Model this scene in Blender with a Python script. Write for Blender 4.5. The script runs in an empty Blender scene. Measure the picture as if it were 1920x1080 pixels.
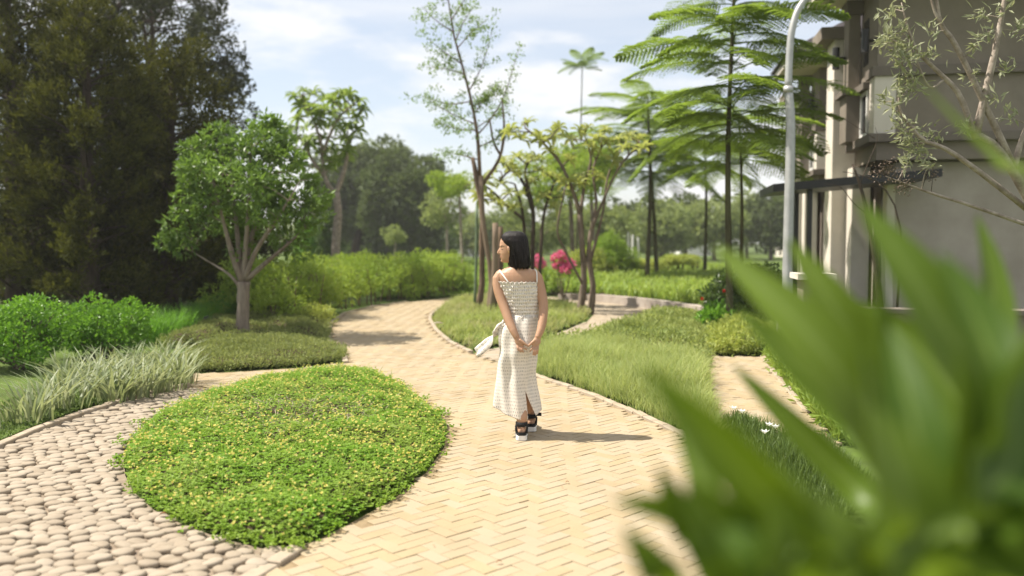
import bpy, bmesh, math
import numpy as np
from mathutils import Vector, Matrix
from mathutils.bvhtree import BVHTree

scn = bpy.context.scene
COL = scn.collection
R = math.radians
rng = np.random.default_rng(11)

# ------------------------------------------------------------------ camera
CAM_H, FPX, HOR = 1.55, 1572.0, 455.0
PITCH = math.atan((540 - HOR) / FPX)
cam_d = bpy.data.cameras.new('camera')
cam = bpy.data.objects.new('camera', cam_d)
COL.objects.link(cam)
cam.location = (0, 0, CAM_H)
cam.rotation_euler = (R(90) - PITCH, 0, 0)
cam_d.sensor_width = 36.0
cam_d.lens = FPX / 1920 * 36
cam_d.clip_start, cam_d.clip_end = 0.05, 3000
cam_d.dof.use_dof = True
cam_d.dof.focus_distance = 6.6
cam_d.dof.aperture_fstop = 29.475 / 29.0
scn.camera = cam

# ------------------------------------------------------------------ sky and sun
TOSUN = Vector((-0.53, 0.05, 0.85)).normalized()
SUN_EL = math.asin(TOSUN.z)
world = bpy.data.worlds.new('World')
scn.world = world
world.use_nodes = True
wn, wl = world.node_tree.nodes, world.node_tree.links
wn.clear()
w_out = wn.new('ShaderNodeOutputWorld')
w_bg = wn.new('ShaderNodeBackground')
w_bg.inputs['Strength'].default_value = 0.098
w_sky = wn.new('ShaderNodeTexSky')
w_sky.sky_type = 'NISHITA'
w_sky.sun_disc = False
w_sky.sun_elevation = SUN_EL
w_sky.sun_rotation = math.atan2(TOSUN.x, TOSUN.y)
w_sky.air_density, w_sky.dust_density, w_sky.ozone_density = 1.0, 1.2, 1.0
w_tc = wn.new('ShaderNodeTexCoord')
def w_noise(scale, zs, detail, rough, off):
    mp = wn.new('ShaderNodeMapping')
    mp.inputs['Scale'].default_value = (1, 1, zs)
    mp.inputs['Location'].default_value = off
    wl.new(w_tc.outputs['Generated'], mp.inputs['Vector'])
    n = wn.new('ShaderNodeTexNoise')
    n.inputs['Scale'].default_value = scale
    n.inputs['Detail'].default_value = detail
    n.inputs['Roughness'].default_value = rough
    wl.new(mp.outputs['Vector'], n.inputs['Vector'])
    return n
def w_ramp(n, a, b):
    r = wn.new('ShaderNodeMapRange')
    r.interpolation_type = 'SMOOTHSTEP'
    r.inputs['From Min'].default_value = a
    r.inputs['From Max'].default_value = b
    wl.new(n.outputs['Fac'], r.inputs['Value'])
    return r
cl1 = w_ramp(w_noise(2.2, 3.2, 7, 0.58, (3.1, 0.4, 0.25)), 0.46, 0.60)     # broad cloud masses
cl2 = w_ramp(w_noise(1.3, 9.0, 4, 0.5, (0.3, 2.0, 1.0)), 0.42, 0.72)       # thin high veils
w_max = wn.new('ShaderNodeMath'); w_max.operation = 'MAXIMUM'
wl.new(cl1.outputs[0], w_max.inputs[0])
w_m2 = wn.new('ShaderNodeMath'); w_m2.operation = 'MULTIPLY'; w_m2.inputs[1].default_value = 0.75
wl.new(cl2.outputs[0], w_m2.inputs[0])
wl.new(w_m2.outputs[0], w_max.inputs[1])
w_mix = wn.new('ShaderNodeMix'); w_mix.data_type = 'RGBA'
w_veil = wn.new('ShaderNodeMapRange'); w_veil.inputs['To Min'].default_value = 0.38; w_veil.inputs['To Max'].default_value = 1.0
wl.new(w_max.outputs[0], w_veil.inputs['Value'])
wl.new(w_veil.outputs[0], w_mix.inputs['Factor'])
wl.new(w_sky.outputs['Color'], w_mix.inputs[6])
w_mix.inputs[7].default_value = (6.3, 6.25, 6.2, 1)
wl.new(w_mix.outputs[2], w_bg.inputs['Color'])
wl.new(w_bg.outputs[0], w_out.inputs['Surface'])

sun_d = bpy.data.lights.new('sun', 'SUN')
sun_d.energy, sun_d.angle, sun_d.color = 5.0, R(0.53), (1.0, 0.935, 0.83)
sun = bpy.data.objects.new('sun', sun_d)
COL.objects.link(sun)
sun.rotation_euler = (-TOSUN).to_track_quat('-Z', 'Y').to_euler()
sun.location = (-20, 5, 30)

scn.view_settings.view_transform = 'Standard'
scn.view_settings.look = 'None'
scn.view_settings.gamma = 1.0
scn.view_settings.exposure = 0.82
cy = scn.cycles
cy.use_denoising = True
cy.max_bounces, cy.diffuse_bounces, cy.glossy_bounces = 6, 3, 2
cy.transmission_bounces, cy.transparent_max_bounces = 4, 6
cy.sample_clamp_indirect = 6.0

# ------------------------------------------------------------------ layout helpers
ST, CT = math.sin(PITCH), math.cos(PITCH)
def ray(px, py):
    a, b = (px - 960) / FPX, (540 - py) / FPX
    return np.array((a, CT + b * ST, -ST + b * CT))
def G(px, py, z=0.0):
    d = ray(px, py); t = (z - CAM_H) / d[2]
    return np.array((d[0] * t, d[1] * t, z))
def P(px, py, Y):
    d = ray(px, py)
    return np.array((0, 0, CAM_H)) + d * (Y / d[1])
def poly(pts, z=0.0):
    return np.array([G(x, y, z)[:2] for x, y in pts])
def inside(pts, pg):
    x, y = pts[:, 0], pts[:, 1]
    r = np.zeros(len(pts), bool)
    n = len(pg); j = n - 1
    for i in range(n):
        xi, yi = pg[i]; xj, yj = pg[j]
        c = ((yi > y) != (yj > y)) & (x < (xj - xi) * (y - yi) / (yj - yi + 1e-12) + xi)
        r ^= c; j = i
    return r
def edge_dist(pts, pg):
    d = np.full(len(pts), 1e9)
    for i in range(len(pg)):
        a, b = pg[i], pg[(i + 1) % len(pg)]
        ab = b - a
        t = np.clip(((pts - a) @ ab) / (ab @ ab + 1e-12), 0, 1)
        d = np.minimum(d, np.linalg.norm(pts - (a + t[:, None] * ab), axis=1))
    return d
def sample(pg, n, depth_bias=0.0):
    lo, hi = pg.min(0), pg.max(0)
    out = []
    got = 0
    while got < n:
        p = rng.uniform(lo, hi, (max(200, int(n * 2)), 2))
        if depth_bias:
            keep = rng.random(len(p)) < (lo[1] / np.maximum(p[:, 1], 0.1)) ** depth_bias
            p = p[keep]
        p = p[inside(p, pg)]
        out.append(p); got += len(p)
    return np.concatenate(out)[:n]
def nz(p, s=1.0, seed=0.0):
    """cheap smooth value noise in 2-D, about -1..1"""
    x, y = p[:, 0] * s + seed, p[:, 1] * s + seed * 1.7
    return (np.sin(x * 1.7 + 1.3 * np.sin(y * 1.1)) + np.sin(y * 2.1 + 1.7 * np.sin(x * 0.9 + 2)) + np.sin((x + y) * 3.3 + np.sin(x * 2.9))) / 3

# ------------------------------------------------------------------ object helpers
def props(o, label=None, cat=None, group=None, kind=None):
    if label: o['label'] = label
    if cat: o['category'] = cat
    if group: o['group'] = group
    if kind: o['kind'] = kind
    return o
def empty(name, loc, label=None, cat=None, group=None):
    o = bpy.data.objects.new(name, None)
    o.empty_display_size = 0.2
    o.location = loc
    COL.objects.link(o)
    return props(o, label, cat, group)
def link(name, me, mat=None, parent=None, loc=None):
    o = bpy.data.objects.new(name, me)
    COL.objects.link(o)
    if mat is not None and not me.materials:
        me.materials.append(mat)
    if parent is not None:
        o.parent = parent
        if loc is None:       # mesh given in world coordinates
            pl = np.array(parent.location) if parent.parent is None else np.array(parent.location) + np.array(parent.parent.location)
            o.location = tuple(-pl)
    if loc is not None:
        o.location = loc
    return o
def mesh_np(name, V, quads=None, tris=None, smooth=False, uv=None):
    me = bpy.data.meshes.new(name)
    V = np.asarray(V, np.float32)
    q = np.zeros((0, 4), np.int32) if quads is None or len(quads) == 0 else np.asarray(quads, np.int32)
    t = np.zeros((0, 3), np.int32) if tris is None or len(tris) == 0 else np.asarray(tris, np.int32)
    me.vertices.add(len(V)); me.vertices.foreach_set('co', V.ravel())
    nl = q.size + t.size
    me.loops.add(nl)
    me.loops.foreach_set('vertex_index', np.concatenate([q.ravel(), t.ravel()]).astype(np.int32))
    me.polygons.add(len(q) + len(t))
    st = np.concatenate([np.arange(len(q)) * 4, q.size + np.arange(len(t)) * 3]).astype(np.int32)
    me.polygons.foreach_set('loop_start', st)
    me.polygons.foreach_set('use_smooth', np.full(len(q) + len(t), bool(smooth)))
    if uv is not None:
        l = me.uv_layers.new(name='UVMap')
        idx = np.concatenate([q.ravel(), t.ravel()])
        l.data.foreach_set('uv', np.asarray(uv, np.float32)[idx].ravel())
    me.update(calc_edges=True)
    return me
class MB:
    """collects pieces of geometry into one mesh"""
    def __init__(s): s.V, s.Q, s.T, s.n = [], [], [], 0
    def add(s, V, Q=None, T=None):
        V = np.asarray(V, float)
        if Q is not None and len(Q): s.Q.append(np.asarray(Q, int) + s.n)
        if T is not None and len(T): s.T.append(np.asarray(T, int) + s.n)
        s.V.append(V); s.n += len(V)
        return s
    def mesh(s, name, smooth=False):
        return mesh_np(name, np.concatenate(s.V), np.concatenate(s.Q) if s.Q else None, np.concatenate(s.T) if s.T else None, smooth)
    def box(s, a, b, M=None):
        (x0, y0, z0), (x1, y1, z1) = a, b
        V = np.array([(x0, y0, z0), (x1, y0, z0), (x1, y1, z0), (x0, y1, z0), (x0, y0, z1), (x1, y0, z1), (x1, y1, z1), (x0, y1, z1)], float)
        if M is not None: V = M(V)
        return s.add(V, [(0, 3, 2, 1), (4, 5, 6, 7), (0, 1, 5, 4), (1, 2, 6, 5), (2, 3, 7, 6), (3, 0, 4, 7)])
    def tube(s, pts, rad, n=8, caps=True, wob=0.0):
        pts = np.asarray(pts, float); rad = np.broadcast_to(np.asarray(rad, float), (len(pts),))
        k = len(pts)
        tg = np.gradient(pts, axis=0); tg /= np.linalg.norm(tg, axis=1)[:, None] + 1e-9
        up = np.array((0, 0, 1.0)) if abs(tg[0][2]) < 0.9 else np.array((1.0, 0, 0))
        ux = np.cross(up, tg[0]); ux /= np.linalg.norm(ux)
        V = []
        ang = np.arange(n) * 2 * math.pi / n
        for i in range(k):
            ux = ux - tg[i] * (ux @ tg[i]); ux /= np.linalg.norm(ux) + 1e-9
            uy = np.cross(tg[i], ux)
            rr = rad[i] * (1 + (rng.uniform(-wob, wob, n) if wob else 0))
            V.append(pts[i] + (np.cos(ang) * rr)[:, None] * ux + (np.sin(ang) * rr)[:, None] * uy)
        V = np.concatenate(V)
        Q = [(i * n + j, i * n + (j + 1) % n, (i + 1) * n + (j + 1) % n, (i + 1) * n + j) for i in range(k - 1) for j in range(n)]
        T = []
        if caps:
            V = np.concatenate([V, pts[:1], pts[-1:]])
            a, b = k * n, k * n + 1
            T = [(a, (j + 1) % n, j) for j in range(n)] + [(b, (k - 1) * n + j, (k - 1) * n + (j + 1) % n) for j in range(n)]
        return s.add(V, Q, T)
    def loft(s, rings, n=24):
        """rings: (centre, half-axis vector a, half-axis vector b); closed at both ends"""
        ang = np.arange(n) * 2 * math.pi / n
        V = np.concatenate([np.asarray(c) + np.cos(ang)[:, None] * np.asarray(a) + np.sin(ang)[:, None] * np.asarray(b) for c, a, b in rings])
        k = len(rings)
        Q = [(i * n + j, i * n + (j + 1) % n, (i + 1) * n + (j + 1) % n, (i + 1) * n + j) for i in range(k - 1) for j in range(n)]
        V = np.concatenate([V, [rings[0][0]], [rings[-1][0]]])
        a, b = k * n, k * n + 1
        T = [(a, (j + 1) % n, j) for j in range(n)] + [(b, (k - 1) * n + j, (k - 1) * n + (j + 1) % n) for j in range(n)]
        return s.add(V, Q, T)
def spline(pts, n):
    """Catmull-Rom through pts (any dimension), n samples"""
    p = np.asarray(pts, float)
    p = np.concatenate([[2 * p[0] - p[1]], p, [2 * p[-1] - p[-2]]])
    t = np.linspace(0, len(p) - 3 - 1e-6, n)
    i = t.astype(int); f = (t - i)[:, None]
    a, b, c, d = p[i], p[i + 1], p[i + 2], p[i + 3]
    return 0.5 * ((2 * b) + (-a + c) * f + (2 * a - 5 * b + 4 * c - d) * f ** 2 + (-a + 3 * b - 3 * c + d) * f ** 3)
def unit(v):
    return v / (np.linalg.norm(v, axis=-1, keepdims=True) + 1e-9)
def rdir(n, zbias=0.0):
    v = rng.normal(size=(n, 3)); v[:, 2] += zbias
    return unit(v)
def leaves(c, d, L, W, nrm=None, fold=0.25, curl=0.0):
    """4-vertex folded leaves; c base points, d directions"""
    n = len(c); d = unit(d)
    L = np.broadcast_to(L, (n,))[:, None]; W = np.broadcast_to(W, (n,))[:, None]
    if nrm is None: nrm = rdir(n, 0.8)
    s = unit(np.cross(d, nrm)); u = unit(np.cross(s, d))
    V = np.stack([c, c + d * L * 0.45 + s * W * 0.5 + u * W * fold, c + d * L - u * L * curl, c + d * L * 0.45 - s * W * 0.5 + u * W * fold], 1).reshape(-1, 3)
    b = np.arange(n)[:, None] * 4
    T = np.concatenate([b + np.array([[0, 2, 1]]), b + np.array([[0, 3, 2]])])
    return V, T
def blades(base, h, w, lean, az=None, curve=2.0):
    """grass blades: 3 levels + tip"""
    n = len(base)
    h = np.broadcast_to(h, (n,)); w = np.broadcast_to(w, (n,)); lean = np.broadcast_to(lean, (n,))
    if az is None: az = rng.uniform(0, 2 * math.pi, n)
    dx, dy = np.cos(az), np.sin(az)
    sz = az + math.pi / 2 + rng.normal(0, 0.5, n)
    sx, sy = np.cos(sz), np.sin(sz)
    V = np.zeros((n, 7, 3))
    for k, t in enumerate((0, 0.4, 0.75)):
        px = base[:, 0] + dx * lean * h * t ** curve; py = base[:, 1] + dy * lean * h * t ** curve
        pz = base[:, 2] + h * t * (1 - 0.25 * lean * t)
        ww = w * (0.5, 0.5, 0.35)[k]
        V[:, 2 * k] = np.stack([px - sx * ww, py - sy * ww, pz], 1)
        V[:, 2 * k + 1] = np.stack([px + sx * ww, py + sy * ww, pz], 1)
    V[:, 6] = np.stack([base[:, 0] + dx * lean * h, base[:, 1] + dy * lean * h, base[:, 2] + h * (1 - 0.25 * lean)], 1)
    b = np.arange(n)[:, None] * 7
    Q = np.concatenate([b + np.array([[0, 1, 3, 2]]), b + np.array([[2, 3, 5, 4]])])
    T = b + np.array([[4, 5, 6]])
    return V.reshape(-1, 3), Q, T
def strap_leaf(pts, width, n=14, fold=0.22, side=None, wmax=0.35, base=0.35, twist=0.0):
    """one large leaf: curved blade with a midrib fold; pts control points"""
    c = spline(pts, n)
    tg = unit(np.gradient(c, axis=0))
    t = np.linspace(0, 1, n)
    prof = np.where(t < wmax, base + (1 - base) * np.sin(t / wmax * math.pi / 2), np.cos((t - wmax) / (1 - wmax) * math.pi / 2) ** 0.8)
    if side is None: side = np.cross(tg[n // 2], (0, 0, 1.0))
    V = []
    for i in range(n):
        s = np.asarray(side, float); s = s - tg[i] * (s @ tg[i]); s /= np.linalg.norm(s) + 1e-9
        u = np.cross(s, tg[i])
        if twist:
            a = twist * t[i]; s, u = s * math.cos(a) + u * math.sin(a), u * math.cos(a) - s * math.sin(a)
        w = width * 0.5 * max(prof[i], 0.01)
        for q in (-1, -0.5, 0, 0.5, 1):
            V.append(c[i] + s * w * q + u * w * fold * q * q * 2)
    Q = [(i * 5 + j, i * 5 + j + 1, (i + 1) * 5 + j + 1, (i + 1) * 5 + j) for i in range(n - 1) for j in range(4)]
    uv = [(j / 4, t[i]) for i in range(n) for j in range(5)]
    return np.array(V), Q, uv

# ------------------------------------------------------------------ materials
def new_mat(name):
    m = bpy.data.materials.new(name); m.use_nodes = True
    nt = m.node_tree; nt.nodes.clear()
    out = nt.nodes.new('ShaderNodeOutputMaterial')
    return m, nt.nodes, nt.links, out
def noise_fac(N, L, scale, detail=4, rough=0.6, lo=0.3, hi=0.7, vec=None, coord='pos', stretch=(1, 1, 1)):
    mp = N.new('ShaderNodeMapping'); mp.inputs['Scale'].default_value = stretch
    if coord == 'pos':
        g = N.new('ShaderNodeNewGeometry'); L.new(g.outputs['Position'], mp.inputs['Vector'])
    else:
        g = N.new('ShaderNodeTexCoord'); L.new(g.outputs['Object'], mp.inputs['Vector'])
    n = N.new('ShaderNodeTexNoise')
    n.inputs['Scale'].default_value, n.inputs['Detail'].default_value, n.inputs['Roughness'].default_value = scale, detail, rough
    L.new(mp.outputs['Vector'], n.inputs['Vector'])
    r = N.new('ShaderNodeMapRange')
    r.inputs['From Min'].default_value, r.inputs['From Max'].default_value = lo, hi
    L.new(n.outputs['Fac'], r.inputs['Value'])
    return r.outputs[0], n
def mixc(N, L, fac, a, b):
    m = N.new('ShaderNodeMix'); m.data_type = 'RGBA'
    if isinstance(fac, (int, float)): m.inputs['Factor'].default_value = fac
    else: L.new(fac, m.inputs['Factor'])
    for i, v in ((6, a), (7, b)):
        if isinstance(v, (tuple, list)): m.inputs[i].default_value = (*v[:3], 1)
        else: L.new(v, m.inputs[i])
    return m.outputs[2]
def island_rand(N, L):
    g = N.new('ShaderNodeNewGeometry'); o = N.new('ShaderNodeObjectInfo')
    a = N.new('ShaderNodeMath'); a.operation = 'ADD'
    L.new(g.outputs['Random Per Island'], a.inputs[0]); L.new(o.outputs['Random'], a.inputs[1])
    f = N.new('ShaderNodeMath'); f.operation = 'FRACT'; L.new(a.outputs[0], f.inputs[0])
    return f.outputs[0]
def foliage(name, c1, c2, c3=None, trans=0.35, rough=0.45, spec=0.35, patch=0.8, tcol=1.35):
    m, N, L, out = new_mat(name)
    r = island_rand(N, L)
    col = mixc(N, L, r, c1, c2)
    if c3:
        f, _ = noise_fac(N, L, patch, 3, 0.6, 0.42, 0.66)
        col = mixc(N, L, f, col, c3)
    p = N.new('ShaderNodeBsdfPrincipled')
    p.inputs['Roughness'].default_value = rough
    p.inputs['Specular IOR Level'].default_value = spec
    L.new(col, p.inputs['Base Color'])
    t = N.new('ShaderNodeBsdfTranslucent')
    tc = mixc(N, L, 0.35, col, (c2[0] * tcol, c2[1] * tcol, c2[2] * 0.6))
    L.new(tc, t.inputs['Color'])
    mx = N.new('ShaderNodeMixShader'); mx.inputs[0].default_value = trans
    L.new(p.outputs[0], mx.inputs[1]); L.new(t.outputs[0], mx.inputs[2])
    L.new(mx.outputs[0], out.inputs['Surface'])
    return m
def surf(name, c1, c2=None, scale=6.0, rough=0.8, spec=0.3, bump=0.0, bscale=60, rand=None, stretch=(1, 1, 1), coord='pos', metal=0.0, lo=0.35, hi=0.65):
    m, N, L, out = new_mat(name)
    p = N.new('ShaderNodeBsdfPrincipled')
    p.inputs['Roughness'].default_value = rough
    p.inputs['Specular IOR Level'].default_value = spec
    p.inputs['Metallic'].default_value = metal
    if c2:
        f, _ = noise_fac(N, L, scale, 6, 0.65, lo, hi, stretch=stretch, coord=coord)
        col = mixc(N, L, f, c1, c2)
    else:
        rgb = N.new('ShaderNodeRGB'); rgb.outputs[0].default_value = (*c1, 1); col = rgb.outputs[0]
    if rand:
        col = mixc(N, L, mul(N, L, island_rand(N, L), rand[1]), col, rand[0])
    L.new(col, p.inputs['Base Color'])
    if bump:
        _, n = noise_fac(N, L, bscale, 5, 0.65, stretch=stretch, coord=coord)
        b = N.new('ShaderNodeBump'); b.inputs['Strength'].default_value = bump; b.inputs['Distance'].default_value = 0.01
        L.new(n.outputs['Fac'], b.inputs['Height']); L.new(b.outputs[0], p.inputs['Normal'])
    L.new(p.outputs[0], out.inputs['Surface'])
    return m
def mul(N, L, a, k):
    m = N.new('ShaderNodeMath'); m.operation = 'MULTIPLY'; L.new(a, m.inputs[0]); m.inputs[1].default_value = k
    return m.outputs[0]

MAT = {}
MAT['ground'] = surf('soil_and_turf', (0.055, 0.075, 0.022), (0.10, 0.15, 0.03), 1.2, 0.95, 0.1, 0.6, 25)
MAT['soil'] = surf('dark_soil', (0.045, 0.032, 0.02), (0.085, 0.065, 0.04), 5, 0.95, 0.1, 0.8, 40)
MAT['sand'] = surf('joint_sand', (0.30, 0.23, 0.135), (0.23, 0.17, 0.10), 9, 0.95, 0.1, 0.3, 90)
MAT['brick'] = surf('yellow_paver', (0.375, 0.295, 0.177), (0.315, 0.238, 0.138), 1.1, 0.8, 0.18, 0.25, 160, rand=((0.375, 0.315, 0.235), 0.6))
MAT['edge'] = surf('edging_stone', (0.42, 0.34, 0.24), (0.30, 0.24, 0.17), 7, 0.85, 0.2, 0.4, 80, rand=((0.36, 0.31, 0.25), 0.6))
MAT['pebble'] = surf('beige_pebble', (0.33, 0.272, 0.20), (0.24, 0.19, 0.135), 7, 0.75, 0.2, 0.25, 120, rand=((0.36, 0.305, 0.235), 0.8))
MAT['pebble_bed'] = surf('pebble_mortar', (0.28, 0.225, 0.165), (0.20, 0.155, 0.115), 14, 0.95, 0.1, 0.4, 60)
MAT['bark_grey'] = surf('grey_brown_bark', (0.23, 0.18, 0.14), (0.10, 0.075, 0.055), 9, 0.9, 0.15, 0.9, 45, stretch=(1, 1, 0.25))
MAT['bark_tree'] = surf('pale_grey_bark', (0.30, 0.245, 0.20), (0.15, 0.115, 0.09), 9, 0.9, 0.15, 0.9, 45, stretch=(1, 1, 0.25))
MAT['bark_dark'] = surf('dark_bark', (0.09, 0.068, 0.05), (0.045, 0.034, 0.026), 9, 0.9, 0.15, 0.9, 45, stretch=(1, 1, 0.25))
MAT['bark_brown'] = surf('brown_bark', (0.22, 0.155, 0.105), (0.10, 0.07, 0.05), 8, 0.9, 0.15, 0.9, 40, stretch=(1, 1, 0.2))
MAT['bark_pale'] = surf('pale_bark', (0.40, 0.34, 0.28), (0.20, 0.16, 0.125), 12, 0.85, 0.2, 0.6, 50)
MAT['bark_green'] = surf('green_grey_bark', (0.10, 0.095, 0.045), (0.05, 0.045, 0.025), 7, 0.85, 0.2, 0.5, 40, stretch=(1, 1, 0.3))
MAT['plaster'] = surf('taupe_render', (0.25, 0.214, 0.174), (0.19, 0.16, 0.128), 0.9, 0.9, 0.15, 0.15, 120)
MAT['plaster_pale'] = surf('pale_render', (0.68, 0.62, 0.54), (0.60, 0.545, 0.47), 2.0, 0.9, 0.15, 0.15, 120)
MAT['plaster_stain'] = surf('weathered_render', (0.42, 0.37, 0.32), (0.33, 0.285, 0.24), 1.1, 0.92, 0.12, 0.3, 60)
MAT['trim'] = surf('grey_brown_trim', (0.17, 0.145, 0.12), (0.15, 0.125, 0.105), 3, 0.85, 0.2, 0.1, 100)
MAT['black'] = surf('black_metal', (0.018, 0.017, 0.016), None, rough=0.45, spec=0.4)
MAT['tile'] = surf('dark_roof_tile', (0.06, 0.05, 0.05), (0.035, 0.03, 0.03), 4, 0.6, 0.35, 0.2, 30)
MAT['glass'] = surf('dark_glass', (0.02, 0.022, 0.025), None, rough=0.08, spec=0.6)
MAT['galv'] = surf('galvanised_steel', (0.46, 0.46, 0.45), (0.36, 0.36, 0.355), 5, 0.5, 0.5, 0.1, 80, metal=0.35)
MAT['white'] = surf('white_paint', (0.78, 0.76, 0.72), (0.7, 0.68, 0.64), 4, 0.6, 0.3)
MAT['concrete'] = surf('low_wall_concrete', (0.42, 0.37, 0.32), (0.30, 0.25, 0.21), 3, 0.9, 0.15, 0.4, 40)
MAT['stake'] = surf('bamboo_stake', (0.16, 0.22, 0.13), (0.10, 0.14, 0.08), 6, 0.6, 0.3)
MAT['wood'] = surf('sawn_timber', (0.25, 0.19, 0.135), (0.15, 0.108, 0.075), 6, 0.85, 0.2, 0.5, 30, stretch=(1, 1, 0.15))
MAT['rock'] = surf('dark_rock', (0.10, 0.095, 0.09), (0.05, 0.047, 0.045), 6, 0.85, 0.25, 0.7, 15)
MAT['red_tile'] = surf('terracotta_tile', (0.30, 0.13, 0.08), (0.2, 0.09, 0.06), 3, 0.8, 0.2)
MAT['dead'] = surf('dry_leaf', (0.22, 0.10, 0.04), None, rough=0.8)

FOL = {}
FOL['clover'] = foliage('clover_leaf', (0.13, 0.26, 0.02), (0.24, 0.40, 0.035), (0.28, 0.37, 0.06), 0.4, 0.5, 0.25, 1.6)
FOL['olive_mat'] = foliage('olive_groundcover', (0.19, 0.235, 0.075), (0.34, 0.37, 0.14), (0.16, 0.20, 0.06), 0.4, 0.6, 0.2, 1.4)
FOL['bright'] = foliage('bright_shrub_leaf', (0.10, 0.235, 0.02), (0.185, 0.35, 0.035), None, 0.42, 0.4, 0.35)
FOL['tree'] = foliage('glossy_tree_leaf', (0.055, 0.115, 0.02), (0.155, 0.245, 0.045), (0.19, 0.30, 0.05), 0.42, 0.42, 0.4, 1.3)
FOL['golden'] = foliage('golden_conifer', (0.050, 0.060, 0.011), (0.125, 0.128, 0.021), (0.010, 0.014, 0.005), 0.28, 0.7, 0.1, 2.6)
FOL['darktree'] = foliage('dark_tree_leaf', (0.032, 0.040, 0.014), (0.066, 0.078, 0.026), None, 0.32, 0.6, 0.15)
FOL['fartree'] = foliage('far_dark_green', (0.06, 0.085, 0.03), (0.10, 0.13, 0.045), (0.12, 0.16, 0.05), 0.3, 0.6, 0.2, 0.35)
FOL['farlight'] = foliage('far_light_green', (0.20, 0.25, 0.085), (0.31, 0.36, 0.13), (0.16, 0.21, 0.07), 0.4, 0.6, 0.2, 0.4)
FOL['hedge'] = foliage('yellow_green_hedge', (0.21, 0.31, 0.04), (0.38, 0.47, 0.08), (0.17, 0.27, 0.035), 0.42, 0.5, 0.25, 0.7)
FOL['sparse'] = foliage('light_sparse_leaf', (0.16, 0.25, 0.07), (0.24, 0.34, 0.09), None, 0.5, 0.5, 0.25)
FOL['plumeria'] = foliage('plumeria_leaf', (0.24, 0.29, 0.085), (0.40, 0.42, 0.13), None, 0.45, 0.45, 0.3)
FOL['plumeria2'] = foliage('greener_plumeria_leaf', (0.16, 0.24, 0.055), (0.28, 0.36, 0.09), None, 0.45, 0.45, 0.3)  # deeper green leaf tone of the tall plumeria
FOL['fern'] = foliage('fern_frond', (0.15, 0.23, 0.036), (0.245, 0.33, 0.055), None, 0.57, 0.5, 0.25)
FOL['grass'] = foliage('ornamental_grass', (0.18, 0.27, 0.06), (0.47, 0.50, 0.21), (0.30, 0.35, 0.12), 0.45, 0.55, 0.2, 1.8)
FOL['lawn'] = foliage('lawn_grass', (0.18, 0.29, 0.035), (0.28, 0.40, 0.06), (0.22, 0.31, 0.06), 0.4, 0.6, 0.2, 0.5)
FOL['island'] = foliage('island_grass', (0.25, 0.32, 0.08), (0.38, 0.42, 0.13), (0.40, 0.36, 0.19), 0.4, 0.6, 0.2, 1.1)
FOL['darkgrass'] = foliage('dark_lily_grass', (0.07, 0.12, 0.025), (0.14, 0.20, 0.045), None, 0.35, 0.5, 0.3)
FOL['greengrass'] = foliage('tall_green_grass', (0.09, 0.22, 0.025), (0.16, 0.33, 0.04), None, 0.42, 0.5, 0.25)
FOL['silver'] = foliage('variegated_strap', (0.20, 0.25, 0.11), (0.42, 0.44, 0.29), (0.15, 0.20, 0.08), 0.35, 0.5, 0.3, 6)
FOL['cover'] = foliage('right_groundcover', (0.23, 0.30, 0.085), (0.44, 0.48, 0.17), (0.19, 0.25, 0.07), 0.4, 0.55, 0.25, 1.2)
FOL['cover2'] = foliage('yellow_groundcover', (0.28, 0.35, 0.07), (0.47, 0.50, 0.13), (0.20, 0.27, 0.06), 0.4, 0.55, 0.25, 1.2)
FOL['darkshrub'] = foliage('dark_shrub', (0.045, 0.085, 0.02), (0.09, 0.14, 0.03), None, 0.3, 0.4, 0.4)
FOL['lilybed'] = foliage('strap_bed', (0.20, 0.31, 0.05), (0.37, 0.46, 0.10), (0.17, 0.27, 0.04), 0.42, 0.5, 0.25, 0.8)
FOL['sage'] = foliage('grey_green_leaf', (0.22, 0.24, 0.14), (0.38, 0.39, 0.26), None, 0.35, 0.5, 0.25)
FOL['pink'] = foliage('pink_bract', (0.62, 0.10, 0.25), (0.74, 0.22, 0.42), None, 0.4, 0.6, 0.15)
FOL['yellow'] = foliage('yellow_petal', (0.70, 0.60, 0.14), (0.80, 0.74, 0.30), None, 0.35, 0.6, 0.15, tcol=1.0)
FOL['red'] = foliage('red_petal', (0.6, 0.03, 0.03), (0.7, 0.08, 0.05), None, 0.3, 0.6, 0.15)
FOL['whitepetal'] = foliage('white_petal', (0.82, 0.82, 0.78), (0.86, 0.86, 0.84), None, 0.3, 0.6, 0.15, tcol=1.0)
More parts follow.
